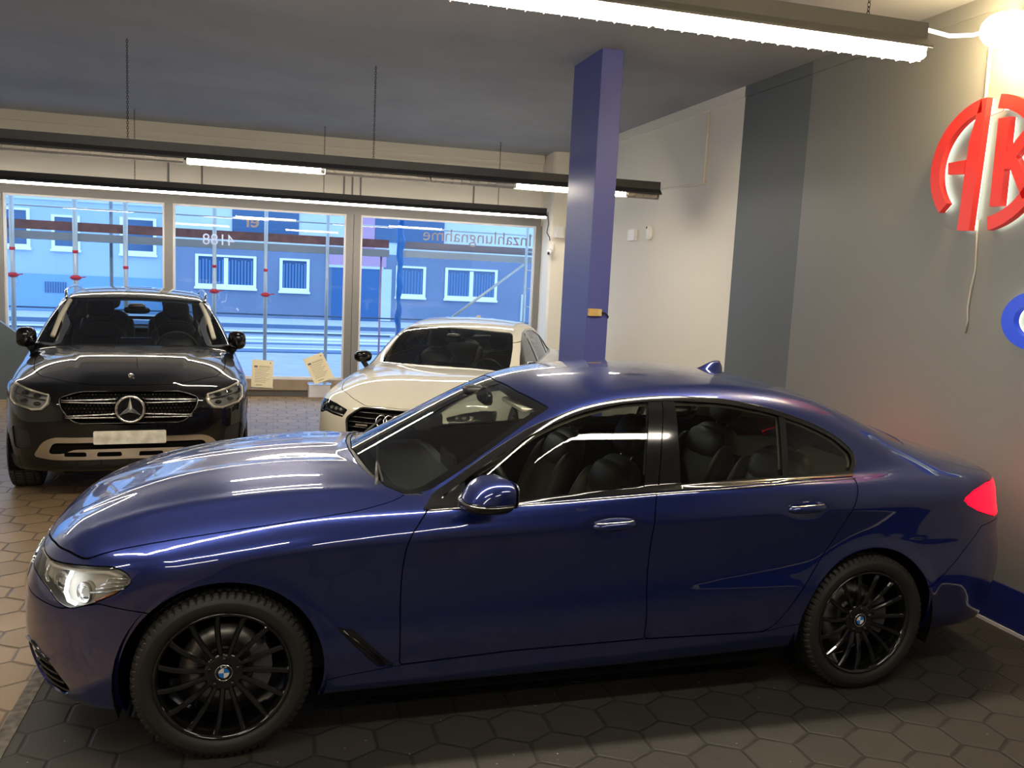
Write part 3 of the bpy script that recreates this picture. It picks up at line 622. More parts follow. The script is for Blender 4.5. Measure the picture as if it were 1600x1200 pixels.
window(b1, 2, -2.38, -.40, 1.0, 2.12, True); window(b1, 2, .37, 1.38, .96, 2.11); window(b1, 2, 4.40, 5.48, .92, 2.05); window(b1, 2, 6.19, 8.15, .92, 2.06, True); window(b1, 2, 10.0, 11.9, .92, 2.06, True)
W1('door_surround', 'pink', 1.95, 4.05, 1.95, 2.6, -.03, 0); W1('door_surround', 'pink', 3.15, 3.60, 2.6, 6, -.05, .0); W1('door_surround', 'facade_pale', 3.82, 4.25, .05, 1.9, -.03, 0)
dd = W1('entrance_door', 'door_blue', 2.15, 3.80, .05, 1.88, -.02, .05); W1('lintel', 'facade_pale', 1.95, 3.95, 1.88, 1.97, -.05, 0)
W1('drainpipe', 'winwhite', 1.95, 2.03, .1, 2.2, -.08, -.0); W1('drainpipe', 'facade_pale', -2.2+11.3, -2.12+11.4, .2, 1.2, -.06, 0)
MB().box(.75, .78, -.05, -.02, .9, 1.2).build('door_handle', 'winwhite', dd)
W1('shop_band', 'winblue', -1.2, 1.0, 2.75, 6, -.02, .03); W1('shop_band', 'winblue', 3.62, 6.1, 2.85, 6, -.02, .03)
b2 = thing('building', 'light blue rendered house across the street at the left', 'building', (-9, 27.2, 0))
MB().box(-12, 5.72, 0, 6, 0, 9).build('wall', 'facade_left', b2); MB().box(-12, 5.72, -.04, 0, .02, 1.22).build('plinth', mat('blue_plinth', (.20, .38, .66), .8), b2)
for a in ((-8.35, -7.42, 2.02, 3.3), (-6.80, -5.95, 2.02, 3.15), (-4.75, -3.62, 1.98, 3.2)): window(b2, -9, *a, curtain=False)
v = MB()
for i in range(9): v.box(1.98+i*.075, 2.02+i*.075, -.06, -.04, .62, .98)
v.build('cellar_vent', 'winblue', b2); MB().box(-12, 5.72, -.03, 0, 3.6, 9).build('upper_wall', 'facade_pale', b2)
# ---------------------------------------------------------------- scaffolding
YS = 9.60
def standard(x, y, z0, z1, zc, label, r=.030, col=True, base=-.08):
    t = thing('scaffold_pole', label, 'pole', (x, y, base)); MB().tube([(0, 0, 0), (0, 0, z1-base)], r, 12).build('tube', 'galv', t)
    MB().tube([(0, 0, 0), (0, 0, .012)], .07, 12).build('foot_plate', 'galv', t)
    if zc:
        MB().lathe([(r, -.035), (r+.020, -.03), (r+.045, -.008), (r+.045, .008), (r+.015, .03), (r, .035)], 16, M4=Matrix.Translation((0, 0, zc-base))).tube([(r, 0, zc-base), (r+.10, -.02, zc-base+.015)], .008, 6).build('collar_nut', 'redcap', t)
        MB().lathe([(r, .35), (r+.004, .355), (r+.004, .39), (r, .395)], 16, M4=Matrix.Translation((0, 0, zc-base))).build('red_band', 'redcap', t)
        MB().tube([(r+.02, -.02, zc-base-.02), (r+.05, -.03, zc-base-.09), (r+.02, -.03, zc-base-.14)], .004, 6).build('locking_pin', 'galv', t)
names = ['leftmost scaffold prop behind the left window edge', 'scaffold prop with red collar above the black off-roader, left side', 'scaffold prop above the roof of the black off-roader', 'scaffold prop with red collar right of the black off-roader', 'scaffold prop with red collar behind the price sheet', 'thin scaffold pole beside the double window bar', 'scaffold pole standing beside the hanging blue tarp']
xs = [(-3.40, .035, 1.60), (-2.583, .036, 1.595), (-1.93+.02, .034, 1.40), (-.678, .030, 1.478), (.066, .028, 1.455), (.985, .026, None), (2.10, .026, None)]
for (x, r, zc), nm in zip(xs, names): standard(x, YS, 0, 2.95, zc, nm, r)
tag(MB().tube([(-2.22, YS+.70, -.08), (-2.22, YS+.70, 2.75)], .026, 10).build('scaffold_pole', 'ledger'), 'slim grey scaffold pole between the two left props', 'pole')
tag(MB().tube([(1.86, YS+.35, -.08), (1.86, YS+.35, 2.2)], .016, 10).build('scaffold_pole', 'pink'), 'thin reddish pole just right of the double window bar', 'pole')
tag(MB().box(-6, 1.95, YS+.12, YS+.16, 2.262, 2.392).build('scaffold_plank', 'plank'), 'red-brown toe board plank of the left scaffold bays', 'plank')
tag(MB().box(2.15, 4.6, YS+.12, YS+.16, 2.268, 2.385).build('scaffold_plank', mat('grey_brown_plank', (.26, .22, .24), .8)), 'grey-brown toe board plank of the right scaffold bay', 'plank')
tag(MB().box(-6, 1.95, YS+.06, YS+.66, 2.125, 2.235).build('scaffold_deck', 'ledger'), 'blue-grey walkway deck of the left scaffold bays', 'deck')
tag(MB().box(2.15, 4.6, YS+.06, YS+.66, 2.14, 2.245).build('scaffold_deck', mat('light_grey_deck', (.42, .44, .46), .6)), 'pale grey walkway deck of the right scaffold bay', 'deck')
tag(MB().tube([(2.72, YS-.03, 1.0), (4.155, YS-.03, 2.11)], .022, 10).build('scaffold_brace', 'galv'), 'diagonal scaffold brace in the right window', 'brace')
tag(MB().tube([(-6, YS+.06, 1.145), (4.6, YS+.06, 1.145)], .012, 8).build('guard_rail', 'kerb'), 'upper thin horizontal scaffold rail', 'rail')
tag(MB().tube([(-6, YS+.06, .86), (2.0, YS+.06, .86)], .012, 8).build('guard_rail', 'kerb'), 'lower thin horizontal scaffold rail', 'rail')
tag(MB().tube([(-6, YS+.65, 2.62), (4.6, YS+.65, 2.62)], .014, 8).build('guard_rail', 'galv'), 'thin horizontal rail above the scaffold planks', 'rail')
lf = thing('ladder_scaffold', 'galvanised scaffold ladder frame at the right window edge', 'scaffold frame', (4.28, YS, -.08))
for x in (-.08, .08): MB().tube([(x, 0, 0), (x, 0, 2.98)], .024, 10).build('upright', 'galv', lf)
for i in range(8): MB().tube([(-.07, 0, .3+i*.3), (.07, 0, .3+i*.3)], .013, 6).build('rung', 'galv', lf)
tp = MB(); rr = random.Random(3); pts = []; rad = []
for i in range(26):
    z = 2.78-i*.092; pts.append((2.10+.012*math.sin(i*1.7), YS-.13+.01*math.cos(i*2.1), z)); rad.append(.026+.028*abs(math.sin(i*.62+.4))+(.03 if i in (4, 5) else 0))
tp.tube(pts, rad, 10); tag(tp.build('tarp', mat('blue_tarp', (.01, .16, .55), .45, bump=(12, .6, .02))), 'blue tarp twisted around the scaffold pole', 'tarp')
# ---------------------------------------------------------------- lettering on the shop windows (reads from the street, mirrored from inside)
M['letter'] = mat('window_lettering', (.40, .30, .26), .6); M['letter_white'] = mat('white_lettering', (.72, .70, .78), .6)
def letters(txt, x_right, z, size, m, label, cat='lettering', bold=0.):
    c = bpy.data.curves.new('window_lettering', 'FONT'); c.body = txt; c.size = size; c.extrude = .001; c.offset = bold; c.resolution_u = 3
    o = bpy.data.objects.new('window_lettering', c); C.objects.link(o); o.location = (x_right, YW+.052, z); o.rotation_euler = (PI/2, 0, PI)
    dg = bpy.context.evaluated_depsgraph_get(); me = bpy.data.meshes.new_from_object(o.evaluated_get(dg)); mw = o.matrix_world.copy()
    bpy.data.objects.remove(o); q = bpy.data.objects.new('window_lettering', me); C.objects.link(q); q.location = (x_right, YW+.052, z); q.rotation_euler = (PI/2, 0, PI); me.materials.clear(); me.materials.append(M[m]); tag(q, label, cat)
    return q
letters('Inzahlungnahme', 4.08, 2.395, .27, 'letter', 'brown mirrored word on the glass above the cream car')
letters('er', -.02, 2.44, .27, 'letter', 'brown mirrored letters high on the middle window', bold=.004)
letters('4188', -.36, 2.16, .22, 'letter_white', 'white mirrored number on the middle window')
# ================================================================= cars: shared builders
class Hull:
    def __init__(s, S, x0, x1, z0, nmid, nfan, m):
        s.S = S; s.F = car_field(S); s.V, s.T = hull_grid(s.F, x0, x1, z0, nmid, nfan, m); s.reg = []
    def region(s, label, fn, level=0., gap=0., cut=True):
        if cut:
            for l in ([level-gap, level+gap] if gap else [level]): s.V, s.T = isocut(s.V, s.T, fn(*s.V.T)-l)
        s.reg.append((label, fn, level, gap))
    def finish(s):
        s.N = grad(s.F, s.V); s.c = s.V[s.T].mean(1); s.lab = np.full(len(s.T), 'body', dtype='U24'); done = np.zeros(len(s.T), bool)
        for label, fn, level, gap in s.reg:
            v = fn(*s.c.T)-level
            a = (v < -gap) & ~done; s.lab[a] = label; done |= a
            if gap:
                a = (np.abs(v) <= gap) & ~done; s.lab[a] = 'seam'; done |= a
    def sel(s, *labels): return np.isin(s.lab, labels)
    def emit(s, mask, name, m, parent, off=0., flange=.008, flip=False):
        T = s.T[mask]
        if not len(T): return None
        u, inv = np.unique(T, return_inverse=True); F = inv.reshape(-1, 3); P = s.V[u]+s.N[u]*off; Nn = s.N[u]
        faces = F.tolist(); ln = Nn[F].reshape(-1, 3)
        V = P
        if flange:
            E = np.concatenate([F[:, [0, 1]], F[:, [1, 2]], F[:, [2, 0]]]); k = E.min(1)*len(u)+E.max(1)
            _, idx, cnt = np.unique(k, return_index=True, return_counts=True); B = E[idx[cnt == 1]]
            bu, bi = np.unique(B, return_inverse=True); B2 = bi.reshape(-1, 2)+len(P)
            V = np.concatenate([P, P[bu]-Nn[bu]*flange])
            q = np.stack([B[:, 1], B[:, 0], B2[:, 0], B2[:, 1]], 1); faces += q.tolist()
            qn = np.cross(V[q[:, 1]]-V[q[:, 0]], V[q[:, 3]]-V[q[:, 0]]); qn /= np.linalg.norm(qn, axis=1)[:, None]+1e-12
            ln = np.concatenate([ln, np.repeat(qn, 4, 0)])
        if flip: faces = [f[::-1] for f in faces]; ln = -ln
        me = bpy.data.meshes.new(name); me.from_pydata(V.tolist(), [], faces); me.polygons.foreach_set('use_smooth', [True]*len(faces)); me.update()
        me.normals_split_custom_set(ln.tolist()); me.materials.append(M[m] if isinstance(m, str) else m)
        o = bpy.data.objects.new(name, me); C.objects.link(o); o.parent = parent; return o
def side_poly(poly, ymin=.45, rad=0):
    if rad: poly = rnd(poly, rad)
    return lambda x, y, z: np.maximum(sdpoly(x, z, poly), ymin-np.abs(y))
def top_poly(poly, zmin):       # poly given for y>=0 half, mirrored
    return lambda x, y, z: np.maximum(sdpoly(x, np.abs(y), poly), zmin-z)
def front_poly(poly, xmax, sym=True):
    return lambda x, y, z: np.maximum(sdpoly(np.abs(y) if sym else y, z, poly), x-xmax)
def back_poly(poly, xmin): return lambda x, y, z: np.maximum(sdpoly(np.abs(y), z, poly), xmin-x)
def arch_fn(xc, zc, R): return lambda x, y, z: np.maximum(np.hypot(x-xc, z-zc)-R, .5-np.abs(y))
def hulls_point(F, x, y, z, d):
    """marches from a point along d onto the hull"""
    p = np.array([x, y, z], float); d = np.array(d, float)/np.linalg.norm(d)
    t = np.linspace(0, 1.5, 3000); q = p+d*t[:, None]; i = int(np.argmax(F(q[:, 0], q[:, 1], q[:, 2]) < 0)); return Vector(q[i])

def tyre_mb(R, rim, w, tread_n=70):
    h = w/2; n = tread_n*4
    prof = [(rim-.012, -h*.78), (rim+.004, -h*.86), (rim+.012, -h*.93), (rim+.022, -h*.965), (rim+.045, -h), (rim+(R-rim)*.6, -h*.985), (R-.022, -h*.93), (R-.008, -h*.875), (R-.001, -h*.79),
            (R, -h*.60), (R-.008, -h*.59), (R-.008, -h*.54), (R, -h*.53), (R, -h*.08), (R-.008, -h*.07)]
    prof = prof+[(r, -y) for r, y in prof[::-1]]
    def rf(i, j, r):
        k = i % 4
        if r > R-.0095:
            jj = min(j, len(prof)-1-j)
            if jj in (7, 8) and k == 0: return r-.010
            if jj in (9, 12, 13) and (i+2*(jj > 9)) % 4 == 0: return r-.008
        return r
    mb = MB().lathe(prof, n, 'y', r_fn=rf)
    for i, f in enumerate(mb.f):
        if min(math.hypot(mb.v[a][0], mb.v[a][2]) for a in f) > R-.0225: mb.sm[i] = False
    return mb
def spoke(mb, ang, r0, r1, w0, w1, y0, y1, d0, d1, sweep=0., sgn=-1):
    """a tapering twisted spoke from hub to rim; outer face at y0..y1 (depth d)"""
    v = []; n = 7
    for i in range(n):
        t = i/(n-1); r = r0+(r1-r0)*t; a = ang+sweep*t*t; w = w0+(w1-w0)*t; y = y0+(y1-y0)*t-.012*math.sin(PI*t); d = d0+(d1-d0)*t
        er = (math.cos(a), math.sin(a)); et = (-math.sin(a), math.cos(a))
        for q, yy in ((-.5, y+.006), (-.28, y), (.28, y), (.5, y+.006), (.30, y+d), (-.30, y+d)):
            v.append((er[0]*r+et[0]*w*q, yy, er[1]*r+et[1]*w*q))
    f = []
    for i in range(n-1):
        for k in range(6): f.append((i*6+k, i*6+(k+1) % 6, (i+1)*6+(k+1) % 6, (i+1)*6+k))
    f += [tuple(range(6))[::-1], tuple(range((n-1)*6, n*6))]
    mb.add(v, f, False)
def roundel(parent, r, y):
    """blue and white quartered roundel with black rim"""
    e = MB().lathe([(0.0, y-.004), (r*.985, y-.004), (r, y-.002), (r, y+.004)], 32, 'y').build('centre_cap', 'gloss', parent)
    MB().lathe([(r*.90, y-.0042), (r*.94, y-.006), (r*.985, y-.0042)], 32, 'y').build('cap_ring', 'chrome', e)
    for m, a0 in (('blueenamel', 0), ('white', PI/2)):
        mb = MB()
        for s in (0, PI):
            pts = [(0, y-.0048, 0)]+[(r*.60*math.cos(a0+s+t*PI/2/8), y-.0048, r*.60*math.sin(a0+s+t*PI/2/8)) for t in range(9)]
            mb.add(pts, [tuple(range(10))[::-1], tuple(range(10))])
        mb.build('blue_quarters' if m == 'blueenamel' else 'white_quarters', m, e)
def wheel(parent, xc, side, R, rim, w, yface, nsp, style, rim_mat='rim', zc=None, steer=0., logo='roundel', phase=0.):
    t = bpy.data.objects.new('wheel', None); C.objects.link(t); t.parent = parent; zc = R if zc is None else zc
    yc = yface-w*.44  # tyre centre from outer flange
    t.location = (xc, side*yc, zc); t.rotation_euler = (0, 0, (PI if side > 0 else 0)+steer)
    tyre_mb(R, rim, w).build('tyre', 'rubber', t)
    f = -w*.44   # flange plane, outer face towards -y
    MB().lathe([(rim+.002, f+.004), (rim, f-.002), (rim-.006, f-.002), (rim-.014, f+.012), (rim-.022, f+.05), (rim-.028, f+.17), (rim-.012, -f-.01), (rim, -f)], 96, 'y').build('rim_barrel', rim_mat, t)
    mb = MB(); y = f+.012
    if style == 'multi':
        for k in range(nsp):
            a = 2*PI*k/nsp+phase; spoke(mb, a, .060, rim-.012, .021, .024, f+.045, y, .035, .020, sweep=-.06)
        for k in range(5):
            pass
    else:
        for k in range(nsp):
            for d in (-.11, .11): spoke(mb, 2*PI*k/nsp+phase+d, .06, rim-.012, .030, .030, f+.03, y, .035, .02, sweep=d*.9)
    mb.build('spokes', rim_mat, t)
    MB().lathe([(0, f+.044), (.040, f+.042), (.066, f+.040), (.078, f+.047), (.080, f+.085), (0, f+.09)], 40, 'y').build('hub', rim_mat, t)
    mb = MB()
    for k in range(5):
        a = 2*PI*k/5+.3; M4 = Matrix.Translation((.056*math.cos(a), f+.035, .056*math.sin(a))) @ Matrix.Rotation(PI/2, 4, 'X')
        mb.lathe([(0, .004), (.008, .004), (.009, .0), (.009, -.012)], 6, 'z', M4)
    mb.build('wheel_bolts', 'gloss', t)
    if logo == 'roundel': roundel(t, .034, f+.040)
    else: MB().lathe([(0, f+.036), (.028, f+.037), (.03, f+.045)], 24, 'y').build('centre_cap', 'satin_chrome', t)
    d = MB().lathe([(.07, .0), (.17, .0), (.17, .026), (.07, .026)], 48, 'y', closed=True)
    d.build('brake_disc', 'steel', t)
    MB().lathe([(0, -.012), (.08, -.012), (.085, .03)], 32, 'y').build('disc_hat', 'satin', t)
    cal = MB(); v = []
    for k in range(9):
        a = -.55+k*1.1/8+(0 if side < 0 else PI)
        for (r, yy) in ((.115, -.03), (.185, -.035), (.185, .05), (.115, .05)): v.append((r*math.cos(a), yy, r*math.sin(a)))
    fc = [(i*4+k, i*4+(k+1) % 4, i*4+4+(k+1) % 4, i*4+4+k) for i in range(8) for k in range(4)]+[(0, 1, 2, 3)[::-1], (32, 33, 34, 35)]
    cal.add(v, fc).build('brake_caliper', mat_cal, t)
    return t
mat_cal = mat('grey_caliper', (.16, .16, .17), .4, .5)
def arch_liner(parent, xc, zc, R, yo, yi):
    for s in (-1, 1):
        v = []; n = 26
        for i in range(n+1):
            a = -.35+(PI+.7)*i/n; c, q = math.cos(a)*R, math.sin(a)*R
            z = max(zc+q, .16); v += [(xc+c, s*yo, z), (xc+c, s*yi, z), (xc, s*yi, zc)]
        f = []
        for i in range(n): f += [(i*3, i*3+1, i*3+4, i*3+3), (i*3+1, i*3+2, i*3+5, i*3+4)]
        MB().add(v, f, False).build('wheel_arch_liner', 'seam', parent)
def seat(parent, x, y, z, w, m='leather', name='seat', sc=1., lean=.38, hr=True):
    t = bpy.data.objects.new(name, None); C.objects.link(t); t.parent = parent; t.location = (x, y, z); t.scale = (sc, sc, sc)
    c = MB().ball((0, 0, 0), (.27, w/2, .085), 24, 12, .55); 
    for s in (-1, 1): c.ball((.0, s*w*.44, .035), (.25, .055, .06), 16, 8, .7)
    c.build('cushion', m, t)
    Mb = Matrix.Translation((.24, 0, .02)) @ Matrix.Rotation(lean, 4, 'Y')
    b = MB().ball((0, 0, .30), (.07, w*.44, .32), 24, 16, .6, Mb)
    for s in (-1, 1): b.ball((-.035, s*w*.42, .26), (.07, .05, .25), 14, 10, .75, Mb)
    b.ball((-.02, 0, .48), (.07, w*.40, .10), 20, 10, .7, Mb)
    b.build('backrest', m, t)
    if hr:
        h = MB().ball((-.02, 0, .735), (.055, .135, .105), 20, 12, .7, Mb).build('headrest', m, t)
        p = MB()
        for s in (-1, 1): p.tube([(0, s*.06, .56), (0, s*.06, .68)], .007, 8, M4=Mb)
        p.build('headrest_posts', 'chrome', h)
    return t
def steering(parent, x, y, z, r=.185, tilt=.42):
    t = bpy.data.objects.new('steering_wheel', None); C.objects.link(t); t.parent = parent; t.location = (x, y, z); t.rotation_euler = (0, PI/2-tilt, 0)
    MB().tube([(r*math.cos(a*PI/18), r*math.sin(a*PI/18), 0) for a in range(36)], .015, 10, True).build('rim', 'leather', t)
    s = MB().ball((0, 0, -.01), (.07, .075, .03), 18, 10, .7)
    for a in (0, PI/2, -PI/2): s.tube([(0, 0, -.01), (math.cos(a)*r, math.sin(a)*r, 0)], [.03, .014], 8, flat=.5)
    s.build('spokes', 'dark_int', t)
def cabin(parent, h, S, zfloor, roofz=1.12, dashx=(.72, 1.12), dz=.93, seats=True, lm='leather', halfw=.72, roofm='liner', open_labels=('glass', 'wglass', 'rglass', 'arch', 'headlight', 'tail'), rearx=2.62, seatz=.50, frontx=1.42):
    ok = ~h.sel('arch', 'ffdoor_glass', 'frdoor_glass', 'qglass', 'wglass', 'rglass', 'headlight', 'tail', 'sunroof')
    cz = h.c[:, 2]; cx = h.c[:, 0]; nz = h.N[h.T].mean(1)[:, 2]
    k = ok & (cz > roofz) & (cx > .85)
    h.emit(k, 'headlining', roofm, parent, off=-.03, flange=0, flip=True)
    k = ok & (cz <= roofz) & (cz > .30) & (cx > .62) & (cx < 3.1) & (np.abs(h.c[:, 1]) > .5)
    h.emit(k, 'door_lining', 'dark_int', parent, off=-.035, flange=0, flip=True)
    MB().box(.2, 3.6, -halfw, halfw, zfloor, zfloor+.03).box(.35, .62, -halfw-.02, halfw+.02, zfloor, dz-.05).box(2.95, 3.0, -halfw, halfw, zfloor, dz).build('cabin_floor', 'dark_int', parent)
    x0, x1 = dashx; hw = halfw+.03
    prof = [(x0-.32, dz-.05), (x0, dz+.015), (x1-.12, dz+.02), (x1-.04, dz-.01), (x1, dz-.07), (x1-.05, dz-.17), (x1-.02, dz-.30), (x1-.25, dz-.34), (x0-.3, dz-.3)]
    MB().prism([(a, b) for a, b in prof], -hw, hw, 'y').build('dashboard', 'dark_int', parent)
    MB().box(x1-.10, x1+.55, -.11, .11, zfloor, dz-.27, bev=.02).build('centre_console', 'dark_int', parent)
    MB().prism(rrect(-.16, .16, dz-.02, dz+.10, .02), x1-.10, x1-.085, 'x').build('dashboard_screen', 'gloss', parent)
    steering(parent, x1+.10, -.37, dz-.02)
    if seats:
        for s in (-1, 1): seat(parent, frontx, s*.37, seatz, .50, lm, 'front_seat')
        for s in (-1, 1): seat(parent, rearx, s*.36, seatz+.04, .58, lm, 'rear_seat', 1., .42)
    MB().box(rearx+.42, 3.42, -.62, .62, dz+.02, dz+.045).build('parcel_shelf', 'dark_int', parent)

# ================================================================= BMW-type saloon, dark blue
def build_blue_saloon():
    S = BMW; root = thing('car', 'dark blue four-door saloon with gloss black multi-spoke wheels parked on the black mat', 'car', (0, 0, .004), .0240)
    h = Hull(S, -.25, 3.5, .5, 330, 80, 330)
    R = h.region
    arF, arR = arch_fn(0, .345, .384), arch_fn(2.975, .345, .380)
    R('arch', arF); R('arch', arR)
    # glass openings ---------------------------------------------------
    dlo = [(.775, .966, .01), (.905, 1.040), (1.08, 1.157), (1.30, 1.290), (1.50, 1.363), (1.72, 1.405), (1.95, 1.418), (2.25, 1.405), (2.50, 1.362), (2.70, 1.300), (2.84, 1.237, .05), (2.925, 1.165, .05), (2.932, 1.11, .02), (2.883, 1.058, .015), (2.50, 1.049), (1.80, 1.022), (1.17, .988)]
    dlo = rnd(dlo, .08, 4)
    fd = side_poly(dlo, .45)
    fd2 = lambda x, y, z: fd(x, y, z)+np.clip((1.16-z)/.14, 0, 1)*0
    div = lambda p, w: (lambda x, y, z: np.maximum(sdline(x, z, p)-w, .45-np.abs(y)))
    bpil = side_poly([(1.872, 1.50), (1.991, 1.50), (1.934, .95), (1.742, .95)], .45)
    qdiv = div([(2.562, 1.42), (2.492, .98)], .017)
    front_cover = side_poly([(.70, .90), (1.0, 1.2), (.965, 1.03), (.93, .90)], .45)
    R('dlo', fd, 0); R('dlo', fd, -.020)
    for f in (bpil, qdiv, front_cover): R('x', f)
    h.reg = h.reg[:2]
    R('trim', lambda x, y, z: np.maximum(fd(x, y, z), -(fd(x, y, z)+.020)), cut=False)
    both = lambda a: (lambda x, y, z: np.maximum(fd(x, y, z), a(x, y, z)))
    mline = lambda x, y, z: x-(1.822+(z-1.0)*.2457)
    midgap = lambda x, y, z: np.maximum(np.abs(mline(x, y, z))-.0026, .45-np.abs(y))
    for q in (-.0026, .0026): h.V, h.T = isocut(h.V, h.T, np.where(fd(*h.V.T) < .03, mline(*h.V.T)-q, 1.))
    R('seam', both(midgap), cut=False); R('pillar', both(bpil), cut=False); R('qdiv', both(qdiv), cut=False); R('fcover', both(front_cover), cut=False)
    inx = lambda lo, hi: (lambda x, y, z: np.maximum(fd(x, y, z), np.maximum(lo-x, x-hi)))
    R('ffdoor_glass', inx(0, 1.9), cut=False); R('frdoor_glass', inx(1.9, 2.53), cut=False); R('qglass', inx(2.53, 3.2), cut=False)
    # windscreen / rear window (plan view, half) ------------------------
    ws = [(.56, -.1), (.585, .2), (.607, .38), (.648, .608), (.716, .700, .02), (.80, .700), (.98, .682), (1.20, .645), (1.395, .600, .03), (1.37, .50), (1.325, .30), (1.30, 0), (1.30, -.1)]
    wsf = top_poly(rnd(ws, .03), .93); R('wglass', wsf, -.003, .003)
    rw = [(3.00, -.1), (3.0, .3), (2.96, .50), (2.95, .56, .03), (3.05, .585), (3.25, .60), (3.38, .60, .05), (3.46, .45), (3.50, .25), (3.51, -.1)]
    R('rglass', top_poly(rnd(rw, .03), 1.0), -.003, .003); h.V, h.T = isocut(h.V, h.T, wsf(*h.V.T)+.05)
    # lamps ---------------------------------------------------------------
    hl = [(-.90, .655), (-.90, .725), (-.78, .735), (-.653, .742), (-.516, .765), (-.40, .779), (-.352, .766, .02), (-.325, .733, .02), (-.389, .685), (-.459, .648), (-.557, .609, .03), (-.600, .616), (-.66, .655), (-.72, .672)]
    hlf = side_poly(rnd(hl, .015), .27); R('headlight', hlf, 0, .0022)
    tl = [(3.490, .948, .01), (3.57, .985), (3.704, 1.012), (3.85, 1.005), (4.2, .985), (4.2, .83), (3.86, .822, .02), (3.79, .822), (3.632, .868), (3.527, .912)]
    tlf = side_poly(rnd(tl, .015), .33); R('tail', tlf, 0, .002)
    # kidney grille, air intakes (front view) -------------------------
    kid = front_poly(rnd([(.035, .50, .02), (.27, .475, .04), (.325, .56, .05), (.295, .665, .03), (.06, .675, .02)], .02), -.62); R('kidney', kid, 0, .002)
    itk = front_poly(rnd([(.50, .385, .02), (.60, .40), (.715, .362, .03), (.768, .275, .03), (.725, .236, .03), (.62, .215), (.54, .235, .02), (.51, .31)], .02), -.40); R('intake', itk)
    itc = front_poly(rnd([(-.1, .25), (.46, .25, .04), (.43, .40, .04), (-.1, .41)], .02), -.55); R('intake', itc)
    # panels ---------------------------------------------------------------
    hood = [(-.742, -.1), (-.735, .25), (-.690, .42), (-.630, .575), (-.549, .692), (-.505, .742), (-.402, .775), (-.241, .800), (-.051, .820), (.164, .836), (.361, .836), (.514, .822), (.652, .773), (.728, .712, .03), (.640, .608), (.600, .46), (.570, .25), (.552, -.1)]
    R('hood', top_poly(rnd(hood, .05), .60), 0, .0028)
    cowl = top_poly([(.50, -.1), (.50, .5), (.62, .66), (.74, .72), (.80, .72), (.70, .60), (.62, .30), (.61, -.1)], .9); R('cowl', cowl)
    sill = [(.399, .287), (.691, .323), (1.176, .346), (1.793, .352), (2.403, .337)]
    fdoor = [(.800, .975), (.752, .925), (.716, .880), (.697, .825), (.686, .713), (.684, .55), (.690, .323, .02), (1.176, .346), (1.793, .352, .02), (1.782, .567), (1.783, .712), (1.788, .893), (1.799, .973), (1.86, 1.2), (1.5, 1.2), (.98, 1.05)]
    R('fdoor', side_poly(rnd(fdoor, .03), .5), 0, .0026)
    rdoor = [(1.799, .973), (1.788, .893), (1.783, .712), (1.782, .567), (1.793, .352, .02), (2.403, .337), (2.451, .354), (2.507, .417), (2.557, .505), (2.672, .676), (2.733, .767), (2.795, .880), (2.832, .956), (2.872, 1.05, .005), (2.84, 1.12), (1.86, 1.2)]
    R('rdoor', side_poly(rnd(rdoor, .03), .5), 0, .0026)
    boot = [(3.45, -.1), (3.45, .60, .05), (3.60, .70), (3.78, .715), (4.3, .70), (4.3, -.1)]
    R('boot', top_poly(rnd(boot, .04), .80), 0, .0025)
    vent = side_poly(rnd([(.430, .508), (.495, .500), (.668, .322), (.600, .322)], .012), .5); R('vent', vent)
    skirt = side_poly([(.36, .283), (.691, .320), (1.176, .343), (1.793, .349), (2.403, .334), (2.62, .37), (2.62, .10), (.36, .10)], .5); R('skirt', skirt, 0, .0018)
    R('fbumper', side_poly([(-1.2, .60), (-.60, .600), (-.45, .645), (-.35, .628), (-.28, .620), (-.2, .60), (-.2, .05), (-1.2, .05)], -1.), 0, .0022)
    R('rbumper', side_poly([(3.25, .50), (3.36, .515), (3.50, .63), (3.66, .790), (3.80, .800), (4.3, .80), (4.3, .05), (3.25, .05)], -1.), 0, .0022)
    h.finish()
    L = h.sel; left = h.c[:, 1] < 0
    body = h.emit(L('body'), 'body_shell', 'blue', root, flange=.012)
    h.emit(L('seam'), 'shut_lines', 'seam', root, off=-.010, flange=0)
    hd = h.emit(L('hood'), 'bonnet', 'blue', root); h.emit(L('cowl') & (h.c[:, 2] > 0), 'scuttle', 'satin', root, off=-.004)
    h.emit(L('fbumper'), 'front_bumper', 'blue', root); h.emit(L('rbumper'), 'rear_bumper', 'blue', root)
    h.emit(L('boot'), 'boot_lid', 'blue', root)
    for s, k in ((-1, left), (1, ~left)):
        d = h.emit(L('fdoor') & k, 'front_door', 'blue', root); h.emit(L('ffdoor_glass') & k, 'window_pane', 'tinted', d, off=-.004, flange=0); h.emit(L('fcover') & k, 'mirror_triangle', 'gloss', d, off=-.002)
        r = h.emit(L('rdoor') & k, 'rear_door', 'blue', root); h.emit(L('frdoor_glass') & k, 'window_pane', 'tinted', r, off=-.004, flange=0)
        h.emit(L('qglass') & k, 'quarter_window', 'tinted', root, off=-.004, flange=0); h.emit(L('qdiv') & k, 'window_divider', 'gloss', root, off=.001)
        h.emit(L('pillar') & k, 'pillar_cover', 'gloss', root, off=.001)
        h.emit(L('trim') & k, 'window_trim', 'gloss', root, off=.0035, flange=.006)
        # chrome strip put along the belt for the black trim's reflected highlight
        tr = MB(); F = h.F
        bl = [(x, float(np.interp(x, [.80, 1.17, 1.80, 2.50, 2.88], [.966, .984, 1.017, 1.044, 1.053]))) for x in np.linspace(.80, 2.88, 50)]
        tr.tube([hulls_point(F, x, s*1.2, z, (0, -s, 0))+Vector((0, s*.003, 0)) for x, z in bl], .0035, 6)
        ul = [p for p in dlo if p[1] > 1.07]; i0 = min(range(len(ul)), key=lambda i: ul[i][0]); 
